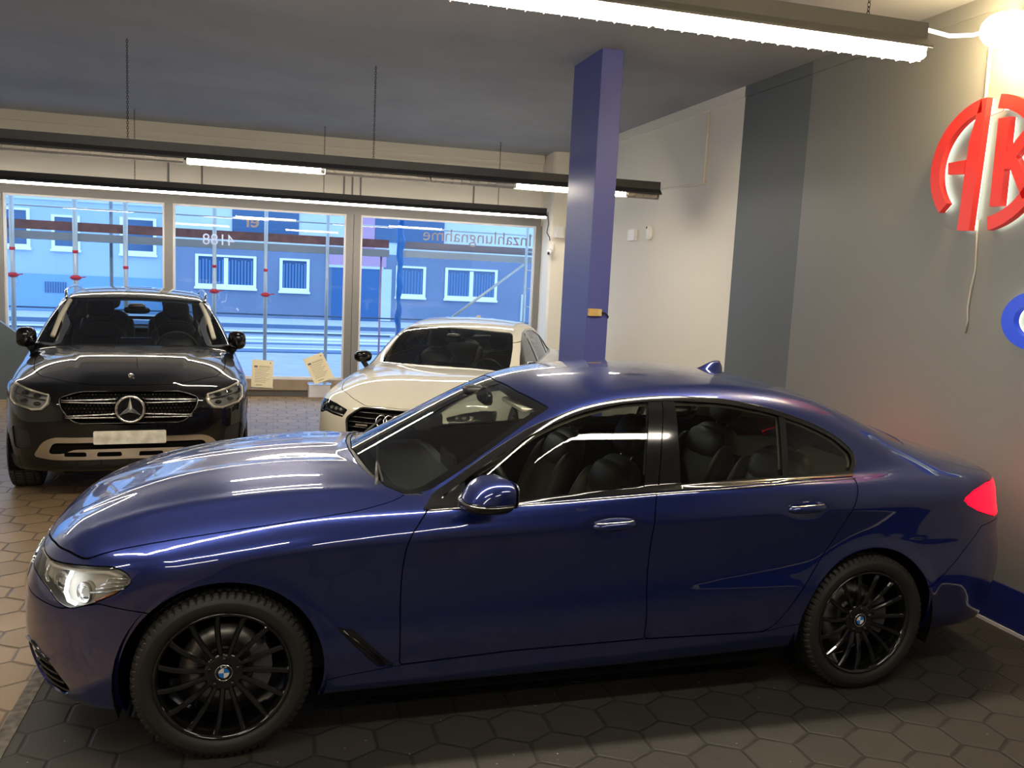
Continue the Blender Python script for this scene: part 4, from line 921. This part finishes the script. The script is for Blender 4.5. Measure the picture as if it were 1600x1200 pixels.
        MB().tube([hulls_point(F, x, s*1.2, z, (0, -s, 0))+Vector((0, s*.003, .001)) for x, z in ul], .0028, 6).build('upper_window_line', 'gloss', root)
        tr.build('bright_window_line', 'satin_chrome', root)
        for cx, cz, dr in ((1.606, .889, d), (2.570, .934, r)):
            pts = []
            for t in np.linspace(-1, 1, 15):
                x = cx+t*.105; p = hulls_point(F, x, s*1.2, cz+t*.006, (0, -s, 0)); q_ = hulls_point(F, x, s*1.2, cz+.055, (0, -s, 0)).y*.5+hulls_point(F, x, s*1.2, cz-.055, (0, -s, 0)).y*.5; pts.append(Vector((x, q_+s*(.016-.022*abs(t)**4), cz+t*.005)))
            hb = MB().tube(pts, [.006+.011*(1-abs(t)**4) for t in np.linspace(-1, 1, 15)], 12, flat=1.15).build('door_handle', 'blue', dr)
            MB().tube([p+Vector((0, s*.006, .0165)) for p in pts[1:-1]], .0038, 8).build('handle_strip', 'chrome', hb)
        # headlamp: housing, inner hardware, lens
        hk = L('headlight') & k
        if True:
            ho = h.emit(hk & (h.c[:, 2] > .0), 'headlight', 'lampwhite', root, off=-.045, flange=0)
            hw_ = h.emit(hk, 'lamp_rim', 'satin', ho, off=-.002, flange=.05); 
            # rim keeps only its flange: thin faces removed
            me = hw_.data; import bmesh
            bm = bmesh.new(); bm.from_mesh(me); bmesh.ops.delete(bm, geom=[f for f in bm.faces if len(f.verts) == 3], context='FACES'); bm.to_mesh(me); bm.free()
            h.emit(hk, 'lens', 'clear', ho, off=0., flange=.004)
            def onh(x, z, dd): 
                p = hulls_point(F, x, s*1.3, z, (0, -s, 0)); n = grad(F, np.array([[p.x, p.y, p.z]]))[0]; return p-Vector(n)*dd
            for (x, z, r_) in ((-.53, .672, .036), (-.63, .690, .034)):
                c = onh(x, z, .040); Mx = Matrix.Translation(c) @ Matrix.Rotation(s*-.0, 4, 'Z') @ Vector((-.72, s*.69, 0)).to_track_quat('Z', 'Y').to_matrix().to_4x4()
                MB().lathe([(0, .022), (r_*.5, .018), (r_*.8, .006), (r_*.82, 0)], 24, 'z', Mx).build('projector', 'clear', ho)
                MB().lathe([(r_*.82, .0), (r_*1.05, .014), (r_*1.15, .010), (r_*1.15, -.02), (0, -.02)], 24, 'z', Mx).build('projector_bezel', 'reflector', ho)
            for pts in ([(-.575, .735), (-.590, .700), (-.595, .660), (-.580, .632), (-.550, .626)], [(-.675, .735), (-.690, .71), (-.695, .68), (-.68, .665)]):
                MB().tube([onh(x, z, .018) for x, z in pts], .0075, 8).build('daytime_light', 'led' if pts[0][0] > -.6 else 'reflector', ho)
            MB().tube([onh(x, z, .012) for x, z in [(-.74, .722), (-.65, .728), (-.52, .748), (-.42, .758), (-.37, .748)]], .012, 8, flat=.5).build('brow', 'lampwhite', ho)  # beige strip paints the wall's reflection across the lamp top
            for i in range(4):
                z0_ = .690+i*.016; MB().tube([onh(-.49+.02*i, z0_-.012, .014), onh(-.42, z0_, .012), onh(-.36+.004*i, z0_+.016-.004*i, .010)], .0040, 6).build('reflector_fin', 'reflector', ho)
            MB().tube([onh(x, z, .016) for x, z in [(-.47, .652), (-.42, .672), (-.375, .698)]], .006, 8).build('side_marker', 'amber', ho)
        tk = L('tail') & k
        ta = h.emit(tk, 'tail_light', 'tailglass', root, off=.001, flange=.01); h.emit(tk, 'lamp_back', 'seam', ta, off=-.011, flange=0)
        # exterior mirror
        mt = bpy.data.objects.new('door_mirror', None); C.objects.link(mt); mt.parent = d; mt.location = (1.012, s*1.000, 1.068) if s < 0 else (1.10, .915, 1.035); mt.rotation_euler = (0, 0, .20 if s < 0 else -1.25); mt.scale = (.94, .94, .94)
        def shell(zlo, zhi, k=1.):
            nu, nv = 40, 16; v = []
            for j in range(nv+1):
                zz = zlo+(zhi-zlo)*j/nv; tz = (zz+.004)/.078
                hgt = max(0., 1-abs(tz)**3.2)**.42*k
                for i in range(nu):
                    a_ = 2*PI*i/nu; cx_, cy_ = math.cos(a_), math.sin(a_)
                    fx_ = -abs(cx_)**.95*.118 if cx_ < 0 else abs(cx_)**.35*.075     # pointed nose forward, blunt glass side
                    v.append((fx_*hgt*(1-.25*tz)+.012+.02*tz, math.copysign(abs(cy_)**.80, cy_)*.128*hgt, zz))
            f_ = [(j*nu+i, j*nu+(i+1) % nu, (j+1)*nu+(i+1) % nu, (j+1)*nu+i) for j in range(nv) for i in range(nu)]+[tuple(range(nu))[::-1], tuple(range(nv*nu, nv*nu+nu))]
            return v, f_
        MB().add(*shell(-.022, .0735), True).build('mirror_cap', 'blue', mt)
        MB().add(*shell(-.0815, -.0225, .985), True).build('mirror_base', 'gloss', mt)
        v_, f_ = shell(-.030, -.022); MB().tube([v_[i] for i in range(8, 33)], .0032, 6).build('mirror_indicator', 'satin_chrome', mt)
        MB().prism(rrect(-.105, .105, -.055, .055, .035), .086, .090, 'x').build('mirror_glass', 'chrome', mt)
        MB().tube([(0, -s*.06, -.06), (-.02, -s*.13, -.085), (-.035, -s*.19, -.085)], [.03, .026, .03], 12, flat=.6).build('mirror_arm', 'satin', mt)
        # fender vent blade
        p0, p1 = hulls_point(F, .455, s*1.2, .498, (0, -s, 0)), hulls_point(F, .630, s*1.2, .330, (0, -s, 0))
        MB().tube([p0, p1], .006, 8).build('vent_blade', 'gloss', root)
    for k in (left, ~left): h.emit(L('vent') & k, 'fender_vent', 'satin', root, off=-.012, flange=0)
    h.emit(L('wglass'), 'windscreen', 'windscreen', root, off=-.003, flange=0)
    # black printed border of the windscreen
    inner = lambda x, y, z: wsf(x, y, z)+.055+.06*np.clip((1.06-z)/.06, 0, 1)*0
    bd = L('wglass') & (wsf(*h.c.T) > -.050)
    h.emit(bd, 'windscreen_border', 'gloss', root, off=-.006, flange=0)
    h.emit(L('rglass'), 'rear_window', 'tinted', root, off=-.003, flange=0)
    h.emit(L('skirt'), 'door_sill', 'blue', root, off=.0, flange=.01)
    for nm, lab, n in (('kidney_grille', 'kidney', 9), ('air_intake', 'intake', 0)):
        g = h.emit(L(lab), nm, 'seam', root, off=-.03, flange=0)
        if n:
            for s in (-1, 1):
                for i in range(n):
                    y = s*(.07+i*.026); pts = [hulls_point(h.F, -1.3, y, z, (1, 0, 0))+Vector((.004, 0, 0)) for z in (.49, .55, .61, .665)]; MB().tube(pts, .0045, 6).build('grille_bar', 'gloss', g)
                kp = rnd([(.035, .50, .02), (.27, .475, .04), (.325, .56, .05), (.295, .665, .03), (.06, .675, .02)], .02)
                MB().tube([hulls_point(h.F, -1.3, s*a, b, (1, 0, 0))-Vector((.003, 0, 0)) for a, b in kp], .007, 6, True).build('grille_frame', 'chrome', g)
        else:
            for s in (-1, 1):
                for i in range(4):
                    z = .255+i*.032
                    pts = [hulls_point(h.F, -1.3, s*y, z, (1, 0, 0))+Vector((.012, 0, 0)) for y in np.linspace(.55, .74-.01*i, 7)]; MB().tube(pts, .0045, 6).build('intake_slat', 'satin', g)
                lp = [hulls_point(h.F, -1.3, s*a, b, (1, 0, 0))-Vector((.004, 0, 0)) for a, b in [(.505, .395), (.60, .408), (.70, .372)]]; MB().tube(lp, .006, 6).build('intake_blade', 'gloss', g)
    # aerial fin
    v = []; n = 10
    for i in range(n+1):
        t = i/n; x = 2.44+t*.17; hh = .062*math.sin(min(1, t*1.15)*PI/2)**1.5*(1 if t < .93 else .6); w = .034*math.sin(min(.97, t*.9+.08)*PI)**.5
        zb = float(h.S['top'](x))-.004
        for a, b in ((-1, 0), (-.75, .35), (-.28, .85), (0, 1), (.28, .85), (.75, .35), (1, 0)): v.append((x, a*w, zb+b*hh))
    f = [(i*7+k, i*7+k+1, i*7+k+8, i*7+k+7) for i in range(n) for k in range(6)]+[tuple(range(n*7, n*7+7))]
    MB().add(v, f, True).build('roof_aerial', 'blue', root)
    # wipers
    for a, b, c in (((.615, -.60, 1.010), (.66, -.30, 1.053), (.72, .12, 1.105)), ((.60, .08, 1.058), (.66, .30, 1.06), (.80, .60, 1.09))):
        w = MB().tube([a, b], [.010, .007], 8).build('wiper_arm', 'satin', root); MB().tube([Vector(a)+Vector((.03, .02, .012)), b, c], .006, 6).build('wiper_blade', 'black', w)
    for xc in (0, 2.975):
        arch_liner(root, xc, .345, .40, .905, .52)
    for xc, ph, st in ((0, .05, 0.), (2.975, .12, 0.)):
        for s in (-1, 1): wheel(root, xc, s, .340, .2575, .245 if xc == 0 else .255, .905, 15, 'multi', phase=ph, steer=st)
    MB().box(-.55, 3.75, -.52, .52, .17, .30).box(.42, 2.55, -.84, .84, .17, .24).build('underbody', 'seam', root)
    cabin(root, h, S, .26, 1.10, (.80, 1.16), .93, lm='leather2', halfw=.70, rearx=2.36, seatz=.47)
    m = MB().ball((1.245, 0, 1.315), (.02, .125, .038), 20, 12, .6).build('interior_mirror', 'gloss', root); MB().tube([(1.24, 0, 1.33), (1.20, 0, 1.365)], .012, 8).build('mirror_stalk', 'black', m)
    MB().ball((1.19, 0, 1.352), (.06, .07, .022), 14, 8, .7).build('sensor_pod', 'satin', root)
    for s in (-1, 1): MB().prism(rrect(-.20, .20, -.085, .085, .03), -.008, .008, 'z', M4=Matrix.Translation((1.375, s*.34, 1.335)) @ Matrix.Rotation(-.10, 4, 'Y') @ Matrix.Rotation(PI/2, 4, 'Z')).build('sun_visor', 'liner', root)
    return root
# ================================================================= the two cars behind
def build_back_car(kind):
    suv = kind == 'suv'; S = GLC if suv else A6
    if suv: root = thing('suv', 'black off-roader with chrome grille star and roof rails facing the camera', 'car', (-.972, 3.769, .0), 1.685)
    else: root = thing('car', 'cream white saloon with ringed black grille parked behind the blue car', 'car', (1.60, 4.05, .0), 1.115)
    paint = 'black_paint' if suv else 'cream'
    h = Hull(S, -.25, 3.35 if suv else 3.5, .6 if suv else .5, 190, 70, 260); R = h.region; F = h.F
    wb, zr = S['wb'], S['wr']
    R('arch', arch_fn(0, zr, S['arch'])); R('arch', arch_fn(wb, zr, S['arch']))
    if suv:
        dlo = [(.66, 1.105), (.95, 1.29), (1.30, 1.46), (1.7, 1.525), (2.2, 1.54), (2.9, 1.51), (3.35, 1.40), (3.50, 1.24), (3.35, 1.185), (2.5, 1.165), (1.4, 1.13)]
        ws = [(.50, -.1), (.515, .2), (.57, .45), (.66, .66), (.72, .74, .03), (.85, .735), (1.15, .69), (1.36, .635), (1.42, .60, .03), (1.36, .45), (1.31, .2), (1.30, -.1)]
        rw = [(3.55, -.1), (3.55, .5), (3.9, .5), (3.9, -.1)]; bz = [1.50, .07, 2.46]; q = (3.0, 1.56, 2.95, 1.1)
        hl = [(.555, .862), (.70, .893, .03), (.83, .925, .03), (.875, .90), (.885, .80), (.86, .768, .02), (.68, .738, .03), (.615, .745, .02), (.565, .79, .02)]
    else:
        dlo = [(.78, .895), (1.08, 1.075), (1.35, 1.21), (1.65, 1.29), (2.0, 1.315), (2.4, 1.295), (2.75, 1.215), (3.02, 1.08), (3.10, 1.0), (2.9, .972), (2.2, .965), (1.5, .945)]
        ws = [(.54, -.1), (.56, .2), (.62, .45), (.70, .64), (.76, .705, .03), (.90, .70), (1.15, .67), (1.40, .615), (1.44, .58, .03), (1.38, .42), (1.34, .2), (1.33, -.1)]
        rw = [(2.98, -.1), (2.98, .5), (3.05, .56), (3.38, .58), (3.5, .3), (3.5, -.1)]; bz = [1.83, .06, 1.2]; q = (2.78, 1.3, 2.72, .95)
        hl = [(.46, .665, .01), (.60, .700), (.74, .715), (.845, .70, .02), (.85, .62), (.835, .592), (.77, .598, .01), (.72, .625, .02), (.64, .612, .01), (.50, .60, .01)]
    fd = side_poly(rnd(dlo, .08, 4), .48); R('dlo', fd, 0); R('dlo', fd, -.018)
    def band(x0, z0, x1, z1, w): return lambda x, y, z: np.maximum(sdline(x, z, [(x0, z0), (x1, z1)])-w, .48-np.abs(y))
    bp = band(1.86, 1.8, 1.80, .9, .055); qp = band(*q, .02)
    R('x', bp); R('x', qp); h.reg = h.reg[:2]
    R('trim', lambda x, y, z: np.maximum(fd(x, y, z), -(fd(x, y, z)+.018)), cut=False)
    for f in (bp, qp): R('pillar', lambda x, y, z, f=f: np.maximum(fd(x, y, z), f(x, y, z)), cut=False)
    for nm, lo, hi in (('ffdoor_glass', 0, 1.84), ('frdoor_glass', 1.84, q[0]-.02), ('qglass', q[0]-.02, 4)):
        R(nm, lambda x, y, z, lo=lo, hi=hi: np.maximum(fd(x, y, z), np.maximum(lo-x, x-hi)), cut=False)
    wsf = top_poly(rnd(ws, .03), .98 if suv else .85); R('wglass', wsf, -.003, .003)
    if suv: R('rglass', back_poly(rnd([(-.1, 1.10), (.62, 1.10, .05), (.58, 1.44, .05), (-.1, 1.48)], .02), 3.4), 0, .003)
    else: R('rglass', top_poly(rnd(rw, .03), .92), 0, .003)
    h.V, h.T = isocut(h.V, h.T, wsf(*h.V.T)+.045)
    xm = -.28
    hlf = front_poly(rnd(hl, .015), xm); R('headlight', hlf, 0, .002)
    if suv:
        gp = rnd([(-.1, .895), (.36, .892, .05), (.505, .845, .05), (.49, .77, .05), (.40, .655, .06), (-.1, .632)], .02)
        gr = front_poly(gp, -.5); R('grille', gr)
        c1 = front_poly(rnd([(-.1, .372), (.55, .362, .05), (.69, .385, .03), (.62, .505, .04), (.54, .545, .04), (-.1, .548)], .02), -.3)
        c2 = front_poly(rnd([(-.1, .455), (.40, .450, .04), (.47, .415, .04), (.585, .41, .04), (.545, .500, .03), (-.1, .510)], .02), -.3)
        sl = [front_poly(rnd([(a, .392), (b, .392), (b-.005, .428), (a+.005, .428)], .012), -.3) for a, b in ((.06, .24), (.31, .47))]
        R('slot', c2)
        for f in sl: R('slot', f)
        R('skid', c1)
        R('vent', front_poly(rnd([(.70, .45), (.84, .42, .03), (.86, .60, .03), (.72, .58)], .02), -.25))
    else:
        gp = rnd([(-.1, .700), (.33, .695, .03), (.455, .60, .04), (.43, .42, .04), (.32, .28, .05), (-.1, .27)], .02)
        gr = front_poly(gp, -.5); R('grille', gr)
        R('vent', front_poly(rnd([(.52, .40), (.78, .42, .04), (.74, .27, .04), (.52, .25)], .02), -.35))
    ho_ = [(-.70, -.1), (-.69, .3), (-.62, .46), (-.45, .66), (-.2, .735), (.2, .77), (.55, .775), (.70, .74), (.62, .55), (.52, .2), (.50, -.1)] if suv else [(-.78, -.1), (-.76, .3), (-.66, .46), (-.45, .65), (-.2, .73), (.2, .77), (.55, .785), (.72, .74), (.68, .62), (.58, .35), (.52, -.1)]
    R('hood', top_poly(rnd(ho_, .05), .80 if suv else .62), 0, .003)
    zs = .34; R('fdoor', side_poly(rnd([(.70, 1.06 if suv else .90), (.62, .9), (.60, zs), (1.78, zs), (1.78, .95), (1.84, 1.25), (1.2, 1.2)], .03), .5), 0, .003)
    R('rdoor', side_poly(rnd([(1.78, .95), (1.78, zs), (2.35, zs), (2.52, .55), (2.78, .85), (2.95, 1.15 if suv else .97), (2.8, 1.25), (1.84, 1.25)], .03), .5), 0, .003)
    if suv: R('cladding', lambda x, y, z: np.maximum(np.maximum(z-.36, .3-np.abs(y)), -x-.55))
    h.finish(); L = h.sel; left = h.c[:, 1] < 0
    h.emit(L('body'), 'body_shell', paint, root); h.emit(L('seam'), 'shut_lines', 'seam', root, off=-.010, flange=0); h.emit(L('hood'), 'bonnet', paint, root)
    if suv: h.emit(L('cladding'), 'lower_cladding', 'satin', root, off=.004)
    for s, k in ((-1, left), (1, ~left)):
        d = h.emit(L('fdoor') & k, 'front_door', paint, root); h.emit(L('ffdoor_glass') & k, 'window_pane', 'tinted', d, off=-.004, flange=0)
        r = h.emit(L('rdoor') & k, 'rear_door', paint, root); h.emit(L('frdoor_glass') & k, 'window_pane', 'tinted', r, off=-.004, flange=0)
        h.emit(L('qglass') & k, 'quarter_window', 'tinted', root, off=-.004, flange=0); h.emit(L('pillar') & k, 'pillar_cover', 'gloss', root, off=.001)
        h.emit(L('trim') & k, 'window_trim', 'satin_chrome' if suv else 'gloss', root, off=.003, flange=.006)
        hk = L('headlight') & k; ho = h.emit(hk, 'headlight', 'lamp_inner' if suv else 'satin', root, off=-.045, flange=0)
        hw_ = h.emit(hk, 'lamp_rim', 'gloss', ho, off=-.002, flange=.05); import bmesh
        bm = bmesh.new(); bm.from_mesh(hw_.data); bmesh.ops.delete(bm, geom=[f for f in bm.faces if len(f.verts) == 3], context='FACES'); bm.to_mesh(hw_.data); bm.free()
        h.emit(hk, 'lens', 'clear', ho, flange=.004)
        def onf(y, z, dd): p = hulls_point(F, -1.6, s*y, z, (1, 0, 0)); return p+Vector((dd, 0, 0))
        if suv:
            lp = [(.575, .862), (.70, .885), (.835, .915), (.862, .885), (.865, .80), (.83, .772), (.69, .748), (.625, .757), (.582, .80)]
            MB().tube([onf(a, b, .012) for a, b in lp], .011, 8, True).build('daytime_light', 'lampwhite', ho)
            MB().tube([onf(a, b, .02) for a, b in ((.60, .822), (.73, .835), (.85, .85))], .006, 6).build('lamp_bar', 'satin', ho)
            for a, b in ((.66, .852), (.75, .865), (.66, .79), (.76, .805)): MB().ball(tuple(onf(a, b, .035)), (.03, .028, .016), 12, 8).build('lamp_cell', 'satin', ho)
        else:
            MB().tube([onf(a, b, .012) for a, b in ((.49, .612), (.63, .625), (.71, .640), (.76, .615), (.82, .61))], .008, 8).build('daytime_light', 'reflector', ho)
            MB().ball(tuple(onf(.765, .662, .045)), (.03, .032, .030), 16, 10).build('projector', 'clear', ho)
            for a in (.54, .60, .66): MB().ball(tuple(onf(a, .655, .04)), (.03, .022, .020), 12, 8).build('lamp_cell', 'reflector', ho)
        mt = bpy.data.objects.new('door_mirror', None); C.objects.link(mt); mt.parent = d
        mt.location = (.80, s*.915, 1.175) if suv else (.86, s*.935, .985); mt.rotation_euler = (0, 0, s*1.0)
        MB().ball((0, 0, 0), (.07, .09 if suv else .10, .092 if suv else .065), 28, 16, .75).build('mirror_cap', 'black_paint', mt)
        MB().tube([(0, 0, -.05), (-.03, -s*.03, -.11)], .028, 10).build('mirror_arm', 'satin', mt)
        if suv:
            pts = [Vector((x, s*.655, float(S['top'](x))-S['crown'](x)*.43-.0+.028)) for x in np.linspace(1.55, 3.25, 14)]
            pts = [Vector((1.45, s*.645, float(S['top'](1.45))-.060))]+pts+[Vector((3.38, s*.62, 1.46))]
            MB().tube(pts, .013, 8).build('roof_rail', 'satin_chrome', root)
    h.emit(L('wglass'), 'windscreen', 'windscreen', root, off=-.003, flange=0)
    h.emit(L('wglass') & (wsf(*h.c.T) > -.045), 'windscreen_border', 'gloss', root, off=-.006, flange=0)
    h.emit(L('rglass'), 'rear_window', 'tinted' if not suv else 'windscreen', root, off=-.003, flange=0)
    g = h.emit(L('grille'), 'grille', 'seam', root, off=-.035, flange=0)
    def fx(y, z, dd=0.): p = hulls_point(F, -1.6, y, z, (1, 0, 0)); return p+Vector((dd, 0, 0))
    half = [p for p in gp if p[0] > 0]; loop = [fx(a, b, .0) for a, b in half]+[fx(-a, b, .0) for a, b in half[::-1]]
    if suv:
        MB().tube(loop, .006, 8, True).build('grille_frame', 'gloss', g)
        zc = .765
        for z0, z1, y1 in ((.825, .822, .485), (.715, .705, .455)):
            for s in (-1, 1):
                for dz, m in ((.014, 'satin_chrome'), (-.014, 'satin_chrome')):
                    MB().tube([fx(s*y, z0+(z1-z0)*t+dz*(1-.5*t), -.004) for y, t in [(.10+(y1-.10)*t, t) for t in np.linspace(0, 1, 9)]], [.011]*8+[.008], 8, flat=.6).build('grille_bar', m, g)
        dots = MB()
        for i in range(-17, 18):
            for j in range(9):
                y = i*.027+(j % 2)*.0135; z = .66+j*.026
                if sdpoly(np.array([abs(y)]), np.array([z]), gp)[0] < -.02: dots.ball(tuple(fx(y, z, .022)), (.006, .008, .006), 6, 4)
        dots.build('grille_mesh', 'gloss', g)
        c = fx(0, zc, -.02); M4 = Matrix.Translation(c) @ Matrix.Rotation(PI/2, 4, 'Y')
        em = MB().tube([(.100*math.cos(a*PI/20), .100*math.sin(a*PI/20), 0) for a in range(40)], .010, 10, True, M4).build('star_ring', 'chrome', g)
        MB().lathe([(0, .004), (.095, .004)], 40, 'z', M4).build('emblem_disc', 'gloss', em)
        st = MB()
        for k in range(3):
            a = PI+k*2*PI/3
            def P(r, an, hgt): return (-r*math.cos(an+PI)*-1, r*math.sin(an), hgt)
            tip = (.095*math.cos(a), .095*math.sin(a), -.012); l = (.022*math.cos(a+PI/3), .022*math.sin(a+PI/3), -.010); r_ = (.022*math.cos(a-PI/3), .022*math.sin(a-PI/3), -.010)
            top = (0, 0, -.034); st.add([tip, l, top], [(0, 1, 2), (2, 1, 0)], False, M4); st.add([tip, top, r_], [(0, 1, 2), (2, 1, 0)], False, M4)
        st.build('star', 'chrome', em)
        h.emit(L('slot'), 'lower_intake', 'seam', root, off=-.02, flange=0); h.emit(L('skid'), 'bumper_trim', 'satin_chrome', root, off=.006, flange=.02); [h.emit(L('vent') & k, 'side_intake', 'satin', root, off=-.01, flange=0) for k in (left, ~left)]
        pl = MB().prism(rrect(-.26, .26, -.052, .052, .012), 0, .008, 'z', M4=Matrix.Translation(fx(0, .548, -.03)) @ Matrix.Rotation(PI/2, 4, 'Z') @ Matrix.Rotation(PI/2, 4, 'X')).build('number_plate', 'plate', root)
        bd = MB().ball(tuple(fx(0, .985, .0)+Vector((0, 0, .012))), (.004, .022, .022), 16, 8).build('bonnet_badge', 'chrome', root)
    else:
        MB().tube(loop, .010, 8, True).build('grille_frame', 'satin', g)
        for i in range(9):
            z = .315+i*.043; ym = max([p[0] for p in gp if abs(p[1]-z) < .05] or [.4])
            pts = [(y, z) for y in np.linspace(-.46, .46, 33) if sdpoly(np.array([abs(y)]), np.array([z]), gp)[0] < -.012]
            if len(pts) > 2: MB().tube([fx(y, zz, .004) for y, zz in pts], .009, 8, flat=.6).build('grille_bar', 'gloss', g)
        for i in range(4):
            y0 = (i-1.5)*.070; MB().tube([fx(y0+.048*math.cos(a*PI/16), .605+.048*math.sin(a*PI/16), -.016) for a in range(32)], .0065, 8, True).build('emblem_ring', 'chrome', g)
        # small badge on the grille
        MB().prism(rrect(-.055, .055, -.008, .008, .003), -.003, .003, 'z', M4=Matrix.Translation(fx(.29, .555, -.012)) @ Matrix.Rotation(PI/2, 4, 'Z') @ Matrix.Rotation(PI/2, 4, 'X')).build('grille_badge', 'satin_chrome', g)
        [h.emit(L('vent') & k, 'side_intake', 'satin', root, off=-.01, flange=0) for k in (left, ~left)]
        MB().box(2.30, 2.36, -.02, .02, 1.40, 1.425).build('roof_aerial', 'cream', root)
    for xc in (0, wb): arch_liner(root, xc, zr, S['arch']+.018, .90, .52)
    for xc in (0, wb):
        for s in (-1, 1): wheel(root, xc, s, zr, .245 if suv else .25, .245, .915 if suv else .905, 5 if suv else 7, 'double', 'silver_rim', logo='plain')
    MB().box(-.5, 3.5, -.5, .5, .2, .34).box(.44, 2.42, -.84, .84, .2, .28).build('underbody', 'seam', root)
    if suv: cabin(root, h, S, .36, 1.20, (.80, 1.16), 1.06, lm='leather', halfw=.72, roofm='liner', seatz=.68)
    else: cabin(root, h, S, .25, 1.02, (.80, 1.16), .86, lm='leather2', halfw=.70, roofm='dark_int', seatz=.44)
    zt = float(S['top'](1.25)); m = MB().ball((1.22, 0, zt-.10), (.02, .12, .035), 18, 10, .6).build('interior_mirror', 'gloss', root)
    MB().ball((1.17, 0, zt-.055), (.07, .08, .025), 14, 8, .7).build('sensor_pod', 'satin', root)
    if suv:
        for s in (-1, 1): MB().tube([(.80, s*.70, 1.19), (1.10, s*.66, 1.36), (1.36, s*.60, 1.49)], .022, 8).build('pillar_lining', 'liner', root)
    return root
build_blue_saloon()
build_back_car('suv')
build_back_car('saloon')
